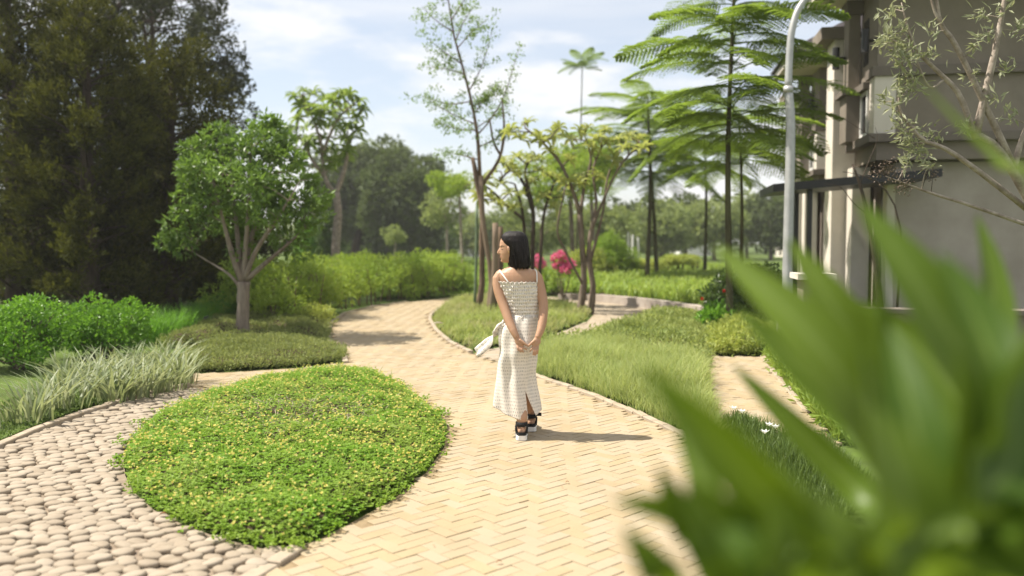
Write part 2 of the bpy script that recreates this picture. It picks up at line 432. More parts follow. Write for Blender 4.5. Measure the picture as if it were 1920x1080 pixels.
# the big near leaves: a paler midrib and fine lengthwise veins along the leaf's own UVs
def big_leaf_mat():
    m, N, L, out = new_mat('broad_strap_leaf')
    uv = N.new('ShaderNodeUVMap')
    mp = N.new('ShaderNodeMapping'); mp.inputs['Scale'].default_value = (26, 0.6, 1)
    L.new(uv.outputs[0], mp.inputs[0])
    n = N.new('ShaderNodeTexNoise'); n.inputs['Scale'].default_value = 1.0; n.inputs['Detail'].default_value = 3
    L.new(mp.outputs[0], n.inputs['Vector'])
    col = mixc(N, L, n.outputs['Fac'], (0.022, 0.062, 0.004), (0.08, 0.14, 0.010))
    oi = N.new('ShaderNodeObjectInfo')
    col = mixc(N, L, mul(N, L, oi.outputs['Random'], 0.55), col, (0.18, 0.25, 0.03))
    sx = N.new('ShaderNodeSeparateXYZ'); L.new(uv.outputs[0], sx.inputs[0])
    d = N.new('ShaderNodeMath'); d.operation = 'SUBTRACT'; L.new(sx.outputs[0], d.inputs[0]); d.inputs[1].default_value = 0.5
    a = N.new('ShaderNodeMath'); a.operation = 'ABSOLUTE'; L.new(d.outputs[0], a.inputs[0])
    r = N.new('ShaderNodeMapRange'); r.inputs['From Min'].default_value = 0.03; r.inputs['From Max'].default_value = 0.055
    r.inputs['To Min'].default_value = 0.6; r.inputs['To Max'].default_value = 0.0
    L.new(a.outputs[0], r.inputs['Value'])
    col = mixc(N, L, r.outputs[0], col, (0.20, 0.27, 0.07))
    p = N.new('ShaderNodeBsdfPrincipled'); p.inputs['Roughness'].default_value = 0.42; p.inputs['Specular IOR Level'].default_value = 0.35
    L.new(col, p.inputs['Base Color'])
    t = N.new('ShaderNodeBsdfTranslucent'); L.new(mixc(N, L, 0.4, col, (0.32, 0.44, 0.02)), t.inputs['Color'])
    mx = N.new('ShaderNodeMixShader'); mx.inputs[0].default_value = 0.36
    L.new(p.outputs[0], mx.inputs[1]); L.new(t.outputs[0], mx.inputs[2]); L.new(mx.outputs[0], out.inputs['Surface'])
    return m
FOL['bigleaf'] = big_leaf_mat()

# ================================================================== GROUND AND PATHS
def flat(name, pg, z, mat, kind='structure'):
    bm = bmesh.new()
    vs = [bm.verts.new((x, y, z)) for x, y in pg]
    f = bm.faces.new(vs); f.normal_update()
    if f.normal.z < 0: f.normal_flip()
    bmesh.ops.triangulate(bm, faces=[f])
    me = bpy.data.meshes.new(name); bm.to_mesh(me); bm.free()
    return props(link(name, me, mat), kind=kind)
gs = 900.0
props(link('ground', mesh_np('ground', [(-gs, -40, -0.02), (gs, -40, -0.02), (gs, 2 * gs, -0.02), (-gs, 2 * gs, -0.02)], [(0, 1, 2, 3)]), MAT['ground']), kind='structure')

BED_R = [(560, 1030), (650, 985), (740, 935), (800, 885), (833, 838), (838, 803), (815, 775), (770, 740), (730, 714), (690, 700), (645, 696)]
BED_L = [(560, 704), (470, 720), (390, 744), (330, 767), (280, 797), (245, 832), (232, 862), (235, 892), (250, 922), (290, 957), (350, 987), (420, 1011), (490, 1028)]
bed_pg = poly(BED_R + BED_L)
MAIN = ([(-100, 1400), (300, 1190), (480, 1080)] + BED_R +
        [(560, 704), (470, 720), (400, 732), (343, 727), (352, 702), (450, 697), (560, 690), (645, 681), (640, 660), (618, 645), (616, 625), (622, 605),
         (645, 588), (700, 575), (760, 567), (820, 561), (862, 557.5), (910, 553), (912, 557), (862, 561), (830, 574), (808, 590), (806, 600), (818, 620), (845, 643), (885, 663),
         (960, 690), (1000, 704), (1100, 739), (1200, 779), (1270, 812), (1400, 885), (1560, 1000), (1700, 1130), (1800, 1400)])
main_pg = poly(MAIN)
SIDE = [(888, 662), (950, 651), (1010, 641), (1060, 623), (1098, 606), (1112, 591), (1105, 573), (1060, 563), (1000, 559), (1000, 555), (1110, 562),
        (1200, 573), (1290, 592), (1325, 606), (1232, 592), (1203, 605), (1150, 627), (1060, 650), (1005, 661), (962, 688)]
side_pg = poly(SIDE)
STUB = [(1330, 670), (1430, 669), (1447, 692), (1472, 722), (1512, 772), (1570, 835), (1480, 838), (1400, 795), (1345, 790), (1335, 742)]
stub_pg = poly(STUB)
PEB = ([(480, 1080), (555, 1034)] + BED_L[::-1][:-2] + [(400, 734), (345, 727), (250, 749), (150, 781), (60, 815), (-60, 868), (-250, 980), (-500, 1200), (-700, 1400), (-110, 1400), (300, 1190)])
peb_pg = poly(PEB)

main_path = flat('brick_path', main_pg, 0.0, MAT['sand'])
side_path = flat('side_path', side_pg, -0.004, MAT['sand'])
stub_path = flat('garden_path', stub_pg, 0.0, MAT['sand'])
peb_path = flat('pebble_path', peb_pg, 0.0, MAT['pebble_bed'])

def brick_geo(l, w, h=0.03, bev=0.004):
    """a paver: top with bevelled rim and short skirt, centre of the top at z = 0"""
    a, b = l / 2, w / 2
    V = []
    for (dx, dy, z) in ((a - bev, b - bev, 0), (a, b, -bev), (a, b, -h)):
        V += [(-dx, -dy, z), (dx, -dy, z), (dx, dy, z), (-dx, dy, z)]
    Q = [(0, 1, 2, 3)]
    for k in range(2):
        for j in range(4):
            Q.append((k * 4 + j, (k + 1) * 4 + j, (k + 1) * 4 + (j + 1) % 4, k * 4 + (j + 1) % 4))
    return np.array(V, float), np.array(Q)
def lay(parent, name, pos, rot, tops, tilts, geo, mat, nparts, near=None):
    """pieces nearest the camera as parts that share one mesh, the rest as one joined part"""
    V0, Q0 = geo
    order = np.argsort(np.hypot(pos[:, 0], pos[:, 1])) if near is None else near
    shared = mesh_np(name, V0, Q0)
    shared.materials.append(mat)
    for i in order[:nparts]:
        o = bpy.data.objects.new(name, shared)
        COL.objects.link(o)
        o.parent = parent
        o.location = (pos[i, 0], pos[i, 1], tops[i])
        o.rotation_euler = (tilts[i, 0], tilts[i, 1], rot[i])
    rest = order[nparts:]
    if len(rest):
        c, s = np.cos(rot[rest]), np.sin(rot[rest])
        x = V0[None, :, 0] * c[:, None] - V0[None, :, 1] * s[:, None] + pos[rest, 0][:, None]
        y = V0[None, :, 0] * s[:, None] + V0[None, :, 1] * c[:, None] + pos[rest, 1][:, None]
        z = V0[None, :, 2] + tops[rest][:, None] + V0[None, :, 1] * tilts[rest, 0][:, None] - V0[None, :, 0] * tilts[rest, 1][:, None]
        V = np.stack([x, y, z], 2).reshape(-1, 3)
        Q = (Q0[None] + (np.arange(len(rest)) * len(V0))[:, None, None]).reshape(-1, 4)
        props(link(name + '_field', mesh_np(name + '_field', V, Q), mat, parent), kind='stuff')

def in_view(pos, margin=60):
    px = 960 + pos[:, 0] / np.maximum(pos[:, 1], 0.1) * FPX
    py = HOR + CAM_H * FPX / np.maximum(pos[:, 1], 0.1)
    return (px > -margin) & (px < 1920 + margin) & (py < 1080 + margin) & (pos[:, 1] > 0)

# herringbone pavers: unit W; the pair of bricks repeats by (1,1) and (2,-2)
def herringbone(pg, Wb, ang):
    lo, hi = pg.min(0) - 0.5, pg.max(0) + 0.5
    cen, rad = (lo + hi) / 2, np.linalg.norm(hi - lo) / 2
    n = int(rad / Wb / 1.2) + 2
    i, j = np.meshgrid(np.arange(-n, n), np.arange(-n // 2, n // 2))
    i, j = i.ravel(), j.ravel()
    ox, oy = i + 2 * j, i - 2 * j
    h = np.stack([ox + 1.0, oy + 0.5], 1); v = np.stack([ox + 2.5, oy + 0.0], 1)     # horizontal brick 2x1, vertical brick 1x2
    p = np.concatenate([h, v]) * Wb
    a = np.concatenate([np.zeros(len(h)), np.full(len(v), math.pi / 2)])
    th = ang - math.pi / 4
    c, s = math.cos(th), math.sin(th)
    q = np.stack([p[:, 0] * c - p[:, 1] * s, p[:, 0] * s + p[:, 1] * c], 1) + cen
    k = inside(q, pg)
    return q[k], a[k] + th
WB = 0.084
hp, ha = herringbone(main_pg, WB, R(90) - math.atan((1030 - 960) / FPX))
keep = (edge_dist(hp, main_pg) > 0.06) & in_view(hp, 250)
hp, ha = hp[keep], ha[keep]
n = len(hp)
tl = rng.normal(0, 0.008, (n, 2))
tl[:, 0] += np.where(np.abs(ha - ha.min()) < 0.1, -0.020, 0.0)        # one set of bricks has settled like shingles
lay(main_path, 'paver_brick', hp, ha, 0.010 + rng.normal(0, 0.0010, n), tl, brick_geo(WB * 2 - 0.0025, WB - 0.0025, 0.02, 0.002), MAT['brick'], 300)
def running(pg, l, w, ang):
    lo, hi = pg.min(0) - 0.5, pg.max(0) + 0.5
    cen, rad = (lo + hi) / 2, np.linalg.norm(hi - lo) / 2
    i, j = np.meshgrid(np.arange(-int(rad / l) - 1, int(rad / l) + 2), np.arange(-int(rad / w) - 1, int(rad / w) + 2))
    p = np.stack([(i + 0.5 * (j % 2)) * l, j * w], 2).reshape(-1, 2)
    c, s = math.cos(ang), math.sin(ang)
    q = np.stack([p[:, 0] * c - p[:, 1] * s, p[:, 0] * s + p[:, 1] * c], 1) + cen
    return q[inside(q, pg)]
sp = running(stub_pg, 0.20, 0.10, R(107))
n = len(sp)
lay(stub_path, 'paver_brick', sp, np.full(n, R(107)), 0.010 + rng.normal(0, 0.002, n), rng.normal(0, 0.01, (n, 2)), brick_geo(0.196, 0.096, 0.02), MAT['brick'], 120)
sp = running(side_pg, 0.20, 0.10, R(35))
n = len(sp)
lay(side_path, 'paver_brick', sp, np.full(n, R(35)), 0.006 + rng.normal(0, 0.002, n), rng.normal(0, 0.01, (n, 2)), brick_geo(0.196, 0.096, 0.02), MAT['edge'], 0)

# edging stones along the path borders
def edging(parent, px_line, l=0.2, w=0.07, h=0.03, skip=0.02, mat='edge'):
    pts = np.array([G(x, y)[:2] for x, y in px_line])
    seg = np.linalg.norm(np.diff(pts, axis=0), axis=1); cum = np.concatenate([[0], np.cumsum(seg)])
    sh = mesh_np('edge_stone', *brick_geo(l - 0.008, w, 0.06, 0.006)); sh.materials.append(MAT[mat])
    for d in np.arange(l / 2, cum[-1], l):
        p = np.array([np.interp(d, cum, pts[:, k]) for k in (0, 1)])
        q = np.array([np.interp(min(d + 0.05, cum[-1]), cum, pts[:, k]) for k in (0, 1)]) - np.array([np.interp(max(d - 0.05, 0), cum, pts[:, k]) for k in (0, 1)])
        o = bpy.data.objects.new('edge_stone', sh); COL.objects.link(o); o.parent = parent
        o.location = (p[0], p[1], h + rng.normal(0, 0.003))
        o.rotation_euler = (rng.normal(0, 0.02), rng.normal(0, 0.02), math.atan2(q[1], q[0]) + rng.normal(0, 0.02))
edging(main_path, [(862, 560), (830, 574), (808, 590), (806, 600), (818, 620), (845, 643), (885, 663)])
edging(main_path, [(962, 690), (1000, 704), (1100, 739), (1200, 779), (1270, 812), (1340, 850)])
edging(main_path, [(648, 681), (642, 660), (619, 645), (616, 625), (622, 605), (645, 588), (700, 575), (760, 567)])
edging(main_path, [(380, 1138), (480, 1080), (557, 1032)], l=0.24, w=0.09, h=0.024)
edging(peb_path, [(150, 781), (250, 749), (345, 727)], h=0.045)
edging(peb_path, [(-60, 868), (60, 815), (150, 781)], h=0.045)
edging(side_path, [(900, 662), (950, 651), (1010, 641), (1060, 623), (1098, 606)], h=0.015)
edging(stub_path, [(1512, 772), (1472, 722), (1447, 692), (1430, 669)], h=0.02)

# pebbles: domed stones, hexagonal rows jittered
def pebble_geo():
    n, V = 12, []
    ang = np.arange(n) * 2 * math.pi / n
    for r, z in ((0.96, -0.9), (1.0, -0.1), (0.93, 0.52), (0.74, 0.86)):
        V += [(math.cos(a) * r, math.sin(a) * r, z) for a in ang]
    V.append((0, 0, 1.0))
    Q = [(k * n + j, k * n + (j + 1) % n, (k + 1) * n + (j + 1) % n, (k + 1) * n + j) for k in range(3) for j in range(n)]
    T = [(3 * n + j, 3 * n + (j + 1) % n, 4 * n) for j in range(n)]
    return np.array(V), np.array(Q), np.array(T)
sx, sy = 0.102, 0.079
i, j = np.meshgrid(np.arange(-90, 60), np.arange(20, 140))
pp = np.stack([(i + 0.5 * (j % 2)) * sx, j * sy], 2).reshape(-1, 2)
# rows bend into shallow arcs
pp[:, 1] += 0.10 * np.sin(pp[:, 0] * 1.1) + 0.04 * pp[:, 0]
pp += rng.normal(0, 0.012, pp.shape)
k = inside(pp, peb_pg) & (edge_dist(pp, peb_pg) > 0.035) & in_view(pp, 120)
pp = pp[k]
pV, pQ, pT = pebble_geo()
peb_meshes = []
for v in range(8):
    V = pV.copy()
    V[:, 0] *= rng.uniform(0.047, 0.068); V[:, 1] *= rng.uniform(0.037, 0.049); V[:, 2] *= 0.013
    a = np.arctan2(V[:, 1], V[:, 0])
    V[:, :2] *= (1 + 0.10 * np.sin(2 * a + rng.uniform(0, 6)) + 0.07 * np.sin(3 * a + rng.uniform(0, 6)))[:, None]
    m = mesh_np('pebble', V, pQ, pT, True); m.materials.append(MAT['pebble']); peb_meshes.append((m, V))
order = np.argsort(np.hypot(pp[:, 0], pp[:, 1]))
rest = MB()
for k, i in enumerate(order):
    m, V = peb_meshes[rng.integers(8)]
    rz, z = rng.normal(0.12, 0.35), 0.012 + rng.normal(0, 0.004)
    if k < 300:
        o = bpy.data.objects.new('pebble', m); COL.objects.link(o); o.parent = peb_path
        o.location = (pp[i, 0], pp[i, 1], z); o.rotation_euler = (rng.normal(0, 0.06), rng.normal(0, 0.06), rz)
    else:
        c, s = math.cos(rz), math.sin(rz)
        rest.add(np.stack([V[:, 0] * c - V[:, 1] * s + pp[i, 0], V[:, 0] * s + V[:, 1] * c + pp[i, 1], V[:, 2] + z], 1), pQ, pT)
if rest.n:
    props(link('pebble_field', rest.mesh('pebble_field', True), MAT['pebble'], peb_path), kind='stuff')

# ================================================================== PLANTED BEDS
def mound(name, pg, hfun, step, mat):
    """soil surface under a bed"""
    lo, hi = pg.min(0), pg.max(0)
    nx, ny = int((hi[0] - lo[0]) / step) + 2, int((hi[1] - lo[1]) / step) + 2
    xs, ys = np.meshgrid(lo[0] + np.arange(nx) * step, lo[1] + np.arange(ny) * step)
    p = np.stack([xs.ravel(), ys.ravel()], 1)
    ins = inside(p, pg)
    z = np.where(ins, hfun(p, np.where(ins, edge_dist(p, pg), 0)), -0.03)
    idx = np.arange(nx * ny).reshape(ny, nx)
    Q = np.stack([idx[:-1, :-1], idx[:-1, 1:], idx[1:, 1:], idx[1:, :-1]], 2).reshape(-1, 4)
    Q = Q[ins[Q].all(1)]
    return props(link(name, mesh_np(name, np.column_stack([p, z]), Q, smooth=True), mat), kind='structure')
def hb(pg, top, w=0.35, nzamp=0.02, s=2.0):
    return lambda p, e: 0.02 + top * (1 - np.exp(-e / w)) + nzamp * nz(p, s) * np.minimum(1, e / 0.1)

# ---- yellow-flowered clover bed
hf = hb(bed_pg, 0.085, 0.25, 0.028, 3.0)
mound('clover_bed_soil', bed_pg, hf, 0.07, MAT['soil'])
def clover_bed():
    n = 36000
    p = sample(bed_pg, n, 0.9)
    e = edge_dist(p, bed_pg)
    thin = nz(p, 1.7, 3.0) + 0.5 * nz(p, 4.1, 1.0)
    keep = ~((np.hypot(p[:, 0] + 1.75, (p[:, 1] - 7.1) * 0.8) < 0.55) & (rng.random(n) < 0.45))   # the worn patch
    p, e = p[keep], e[keep]; n = len(p)
    z = hf(p, e) + rng.uniform(0.0, 0.05, n) * np.minimum(1, 0.4 + e / 0.12) + 0.012 * nz(p, 9, 2)
    # ragged rim: some stems creep over the edge
    az = rng.uniform(0, 2 * math.pi, n)
    V, T, off = [], [], 0
    size = rng.uniform(0.012, 0.022, n)
    tiltn = unit(np.stack([rng.normal(0, 0.35, n), rng.normal(0, 0.35, n), np.ones(n)], 1))
    for q in range(4):
        a = az + (0.55, -0.55, 2.3, -2.3)[q] + rng.normal(0, 0.15, n)
        d = np.stack([np.cos(a), np.sin(a), rng.normal(0.05, 0.22, n)], 1)
        v, t = leaves(np.column_stack([p, z]), d, size, size * 0.72, tiltn, 0.12)
        V.append(v); T.append(t + off); off += len(v)
    mat_o = props(link('clover_mat', mesh_np('clover_mat', np.concatenate(V), None, np.concatenate(T)), FOL['clover']),
                  'round bed of bright green clover dotted with small yellow flowers', 'ground cover', kind='stuff')
    # grass blades poking through
    m = 1500
    g = sample(bed_pg, m, 0.7); ge = edge_dist(g, bed_pg)
    v, q, t = blades(np.column_stack([g, hf(g, ge)]), rng.uniform(0.07, 0.16, m), 0.006, rng.uniform(0.4, 1.2, m))
    props(link('grass_blades', mesh_np('grass_blades', v, q, t), FOL['lawn'], mat_o, (0, 0, 0)), kind='stuff')
    # straw in the worn patch
    m = 350
    g = np.column_stack([rng.normal(-1.75, 0.4, m), rng.normal(7.1, 0.5, m)]); g = g[inside(g, bed_pg)]; m = len(g)
    v, q, t = blades(np.column_stack([g, hf(g, edge_dist(g, bed_pg)) + 0.02]), rng.uniform(0.04, 0.08, m), 0.005, rng.uniform(1.0, 2.4, m))
    props(link('dry_straw', mesh_np('dry_straw', v, q, t), MAT['edge'], mat_o, (0, 0, 0)), kind='stuff')
    # flowers: two or three petals each on a thin stalk height
    m = 3400
    f = sample(bed_pg, m, 0.5)
    fe = edge_dist(f, bed_pg)
    k = rng.random(m) < 0.62 + 0.38 * nz(f, 1.3, 5)
    f, fe = f[k], fe[k]; m = len(f)
    z = hf(f, fe) + rng.uniform(0.05, 0.075, m)
    V, T, off = [], [], 0
    sz = rng.uniform(0.010, 0.0165, m)
    for q in range(3):
        a = rng.uniform(0, 6.28, m)
        d = np.stack([np.cos(a), np.sin(a), rng.uniform(0.2, 1.4, m)], 1)
        v, t = leaves(np.column_stack([f, z]), d, sz, sz * 1.2, None, 0.3)
        V.append(v); T.append(t + off); off += len(v)
    props(link('yellow_flowers', mesh_np('yellow_flowers', np.concatenate(V), None, np.concatenate(T)), FOL['yellow'], mat_o, (0, 0, 0)), kind='stuff')
    # creeping runners out over the pebbles and the path
    rim = []
    for _ in range(90):
        i = rng.integers(len(bed_pg)); a, b = bed_pg[i], bed_pg[(i + 1) % len(bed_pg)]
        t = rng.random(); c = a + (b - a) * t; nrm = c - bed_pg.mean(0); nrm /= np.linalg.norm(nrm)
        for s in range(rng.integers(3, 9)):
            rim.append(c + nrm * rng.uniform(-0.05, 0.09) + rng.normal(0, 0.03, 2))
    rim = np.array(rim); m = len(rim)
    V, T, off = [], [], 0
    for q in range(4):
        a = rng.uniform(0, 6.28, m)
        d = np.stack([np.cos(a), np.sin(a), rng.uniform(0, 0.5, m)], 1)
        v, t = leaves(np.column_stack([rim, rng.uniform(0.03, 0.06, m)]), d, 0.024, 0.018)
        V.append(v); T.append(t + off); off += len(v)
    props(link('runners', mesh_np('runners', np.concatenate(V), None, np.concatenate(T)), FOL['clover'], mat_o, (0, 0, 0)), kind='stuff')
clover_bed()

def leafy_mat(name, label, pg, top, n, L, W, mat, wrim=0.25, amp=0.05, s=2.2, up=0.6, layers=0.10, soil=True, bias=0.6, cat='ground cover'):
    f = hb(pg, top, wrim, amp, s)
    if soil: mound(name + '_soil', pg, lambda p, e: f(p, e) - layers * 0.6 * np.minimum(1, e / 0.1), 0.12, MAT['soil'])
    p = sample(pg, n, bias)
    e = edge_dist(p, pg)
    z = f(p, e) - rng.uniform(0, layers, n) * np.minimum(1, e / 0.15)
    d = rdir(n); d[:, 2] = np.abs(d[:, 2]) + up
    v, t = leaves(np.column_stack([p, z]), d, rng.uniform(0.7, 1.3, n) * L, rng.uniform(0.7, 1.3, n) * W, rdir(n))
    # hanging rim so that the mat ends in a shaded lip
    m = n // 6
    i = rng.integers(len(pg), size=m); tt = rng.random(m)[:, None]
    c = pg[i] + (pg[(i + 1) % len(pg)] - pg[i]) * tt + rng.normal(0, 0.03, (m, 2))
    z2 = rng.uniform(0.01, top * 0.8, m)
    d2 = rdir(m, 0.4)
    v2, t2 = leaves(np.column_stack([c, z2]), d2, L, W)
    return props(link(name, mesh_np(name, np.concatenate([v, v2]), None, np.concatenate([t, t2 + len(v)])), mat), label, cat, kind='stuff')

# ---- olive mats round the left tree
leafy_mat('groundcover_mat', 'low olive green ground cover mat along the brick edge below the left tree', poly([(352, 698), (450, 694), (560, 687), (640, 677), (645, 664), (600, 648), (540, 642), (470, 645), (400, 648), (352, 668)]),
          0.17, 19000, 0.042, 0.016, FOL['olive_mat'], 0.12, 0.045, 3.4)
leafy_mat('groundcover_mat', 'olive ground cover mound behind the left tree trunk beside the path', poly([(300, 655), (400, 643), (432, 640), (480, 636), (618, 640), (614, 612), (560, 600), (480, 602), (420, 606), (340, 622)]),
          0.20, 15000, 0.046, 0.018, FOL['olive_mat'], 0.16, 0.08, 2.8)

# ---- grass beds
def grass_bed(name, label, pg, n, h, w, lean, mat, top=0.05, bias=0.8, patch=None, az=None):
    f = hb(pg, top, 0.3, 0.015)
    mound(name + '_soil', pg, f, 0.15, MAT['ground'])
    p = sample(pg, n, bias); e = edge_dist(p, pg)
    hh = rng.uniform(h[0], h[1], n) * (0.75 + 0.3 * nz(p, 2.0, 4)) * np.minimum(1, 0.55 + e / 0.25)
    if patch is not None:
        k = rng.random(n) < patch(p); p, e, hh = p[k], e[k], hh[k]; n = len(p)
    v, q, t = blades(np.column_stack([p, f(p, e)]), hh, rng.uniform(w * 0.6, w * 1.3, n), rng.uniform(lean[0], lean[1], n), None if az is None else rng.normal(az, 1.0, n))
    return props(link(name, mesh_np(name, v, q, t), mat), label, 'grass', kind='stuff')
grass_bed('ornamental_grass', 'long fine pale green grass along the right edge of the brick path',
          poly([(1003, 702), (1100, 737), (1200, 776), (1268, 808), (1350, 852), (1348, 795), (1334, 750), (1328, 705), (1322, 690), (1200, 668), (1130, 655), (1060, 655), (1008, 664)]),
          20000, (0.20, 0.42), 0.0045, (0.3, 0.9), FOL['grass'], 0.06)
grass_bed('island_grass', 'short pale grass on the island where the staked trees stand',
          poly([(809, 600), (821, 620), (848, 642), (887, 660), (950, 648), (1010, 638), (1060, 620), (1096, 604), (1109, 590), (1080, 576), (1000, 564), (915, 560), (864, 563), (832, 575)]),
          24000, (0.10, 0.30), 0.011, (0.3, 0.9), FOL['island'], 0.05, 0.5, lambda p: 0.55 + 0.45 * nz(p, 0.8, 2))
grass_bed('lily_grass', 'dark upright grass with white lilies at the end of the garden path',
          poly([(1345, 800), (1400, 797), (1470, 840), (1560, 850), (1640, 930), (1570, 1000), (1400, 882)]),
          6000, (0.14, 0.26), 0.006, (0.15, 0.5), FOL['darkgrass'], 0.05)
grass_bed('lawn', 'sunny bright green lawn beyond the bend of the brick path',
          poly([(640, 512), (700, 500), (830, 490), (930, 488), (1000, 500), (1040, 530), (1000, 556), (912, 552), (860, 556), (800, 558), (700, 560)]),
          30000, (0.06, 0.14), 0.03, (0.2, 0.8), FOL['lawn'], 0.03, 0.4)
grass_bed('left_turf', 'short green turf below the striped strap plants at the pebble edge',
          poly([(-260, 985), (-60, 862), (60, 810), (150, 777), (250, 745), (350, 722), (350, 700), (200, 700), (0, 760), (-260, 900)]),
          9000, (0.02, 0.06), 0.008, (0.2, 0.8), FOL['darkgrass'], 0.03)

# ---- right hand ground covers
leafy_mat('groundcover_mat', 'pale green bushy ground cover between the grass and the curved side path', poly([(1010, 660), (1060, 650), (1150, 628), (1203, 606), (1232, 593), (1330, 607), (1330, 690), (1200, 668), (1130, 656), (1060, 657)]),
          0.27, 17000, 0.085, 0.026, FOL['cover'], 0.2, 0.08, 2.4, up=0.5, layers=0.16)
leafy_mat('groundcover_mat', 'yellow green ground cover closing off the end of the garden path', poly([(1332, 668), (1434, 667), (1450, 650), (1445, 622), (1332, 610)]),
          0.30, 8000, 0.08, 0.03, FOL['cover2'], 0.15, 0.07, 2.4, up=0.5, layers=0.18)
leafy_mat('ground_plants', 'low mixed leafy plants between the garden path and the boundary wall', poly([(1436, 668), (1450, 690), (1475, 720), (1514, 768), (1570, 830), (1640, 830), (1560, 740), (1500, 700), (1480, 660), (1450, 645)]),
          0.20, 4500, 0.11, 0.03, FOL['lilybed'], 0.15, 0.05, 2.2, up=0.9, layers=0.15, cat='plants')

# ---- raised bed behind the low curved wall
wall_px = [(1046, 561), (1110, 565), (1200, 577), (1280, 593), (1328, 607)]
wl_pts = spline(np.array([G(x, y) for x, y in wall_px]), 16)
cw = MB()
tg = unit(np.gradient(wl_pts[:, :2], axis=0)); nr = np.stack([-tg[:, 1], tg[:, 0]], 1)
hts = np.linspace(0.14, 0.30, 16)
V = []
for i in range(16):
    a, b = wl_pts[i, :2], wl_pts[i, :2] + nr[i] * 0.22
    V += [(*a, -0.02), (*a, hts[i]), (*b, hts[i] + 0.003), (*b, -0.02)]
cw.add(V, [(i * 4 + k, (i + 1) * 4 + k, (i + 1) * 4 + k + 1, i * 4 + k + 1) for i in range(15) for k in range(3)] + [(0, 1, 2, 3), (63, 62, 61, 60)])
props(link('low_wall', cw.mesh('low_wall'), MAT['concrete']), 'low curved concrete retaining wall behind the side path', 'wall')
back_bed = np.concatenate([wl_pts[::-1, :2] + nr[::-1] * 0.2, poly([(1040, 540), (1060, 520), (1200, 507), (1420, 510), (1460, 560), (1420, 610)])])
def strap_bed():
    mound('raised_bed_soil', back_bed, lambda p, e: 0.12 + 0.12 * (1 - np.exp(-e / 0.5)), 0.5, MAT['soil'])
    n = 15000
    p = sample(back_bed, n, 1.3)
    e = edge_dist(p, back_bed)
    v, q, t = blades(np.column_stack([p, np.full(n, 0.2)]), rng.uniform(0.25, 0.5, n) * (0.85 + 0.3 * nz(p, 0.9)), rng.uniform(0.03, 0.06, n), rng.uniform(0.3, 0.9, n))
    props(link('strap_leaf_bed', mesh_np('strap_leaf_bed', v, q, t), FOL['lilybed']), 'mass of upright strap leaf plants in the raised bed behind the low wall', 'plants', kind='stuff')
strap_bed()

# ================================================================== TREES AND SHRUBS
def cloud(centres, radii, n, L, W, up=0.3, out=0.8, shell=0.55):
    """leaves spread through clumps; centres (m,3), radii (m,), n leaves per clump"""
    centres = np.asarray(centres); radii = np.asarray(radii)
    idx = np.repeat(np.arange(len(centres)), n)
    N_ = len(idx)
    d = rdir(N_)
    r = radii[idx] * rng.uniform(shell, 1.05, N_) ** 0.7
    pos = centres[idx] + d * r[:, None] * np.array((1, 1, 0.75))
    dd = d * out + rdir(N_) * 0.8; dd[:, 2] += up * rng.normal(0.3, 0.6, N_)
    return leaves(pos, dd, rng.uniform(0.65, 1.25, N_) * L, rng.uniform(0.65, 1.25, N_) * W)
def ellip(c, r, n, inner=0.35, flat_bottom=-1.0, pw=0.5):
    out = []
    while len(out) < n:
        d = unit(rng.normal(size=3)); t = rng.uniform(inner ** 3, 1) ** (1 / 3)
        if d[2] * t < flat_bottom: continue
        out.append(np.asarray(c) + d * t * np.asarray(r))
    return np.array(out)
def twigs(mb, nodes, targets, r0, r1=0.004, n=5):
    nodes = np.asarray(nodes)
    for t in targets:
        k = np.argmin(np.linalg.norm(nodes - t, axis=1) + np.maximum(0, nodes[:, 2] - t[2]) * 2)
        a = nodes[k]
        mid = (a + t) / 2 + rng.normal(0, 0.06, 3) * np.linalg.norm(t - a) + np.array((0, 0, 0.05)) * np.linalg.norm(t - a)
        mb.tube(spline([a, mid, t], 5), np.linspace(r0, r1, 5), n, caps=False)
def stems(mb, paths, n=8, wob=0.08, k=10):
    nodes = []
    for pts, r in paths:
        q = spline(pts, k); rr = np.interp(np.linspace(0, 1, k), np.linspace(0, 1, len(r)), r)
        mb.tube(q, rr, n, True, wob); nodes += list(q[2:])
    return nodes
def pxs(Y, pts):
    """points (px, py[, extra depth]) at distance Y"""
    return [P(p[0], p[1], Y + (p[2] if len(p) > 2 else 0)) for p in pts]
def finish_tree(name, label, base, trunk_mb, bark, V, T, mat, group=None, cat='tree', trunk_name='trunk'):
    root = empty(name, tuple(base), label, cat, group)
    link(trunk_name, trunk_mb.mesh(trunk_name, True), bark, root)
    link('crown', mesh_np('crown', V, None, T), mat, root)
    return root

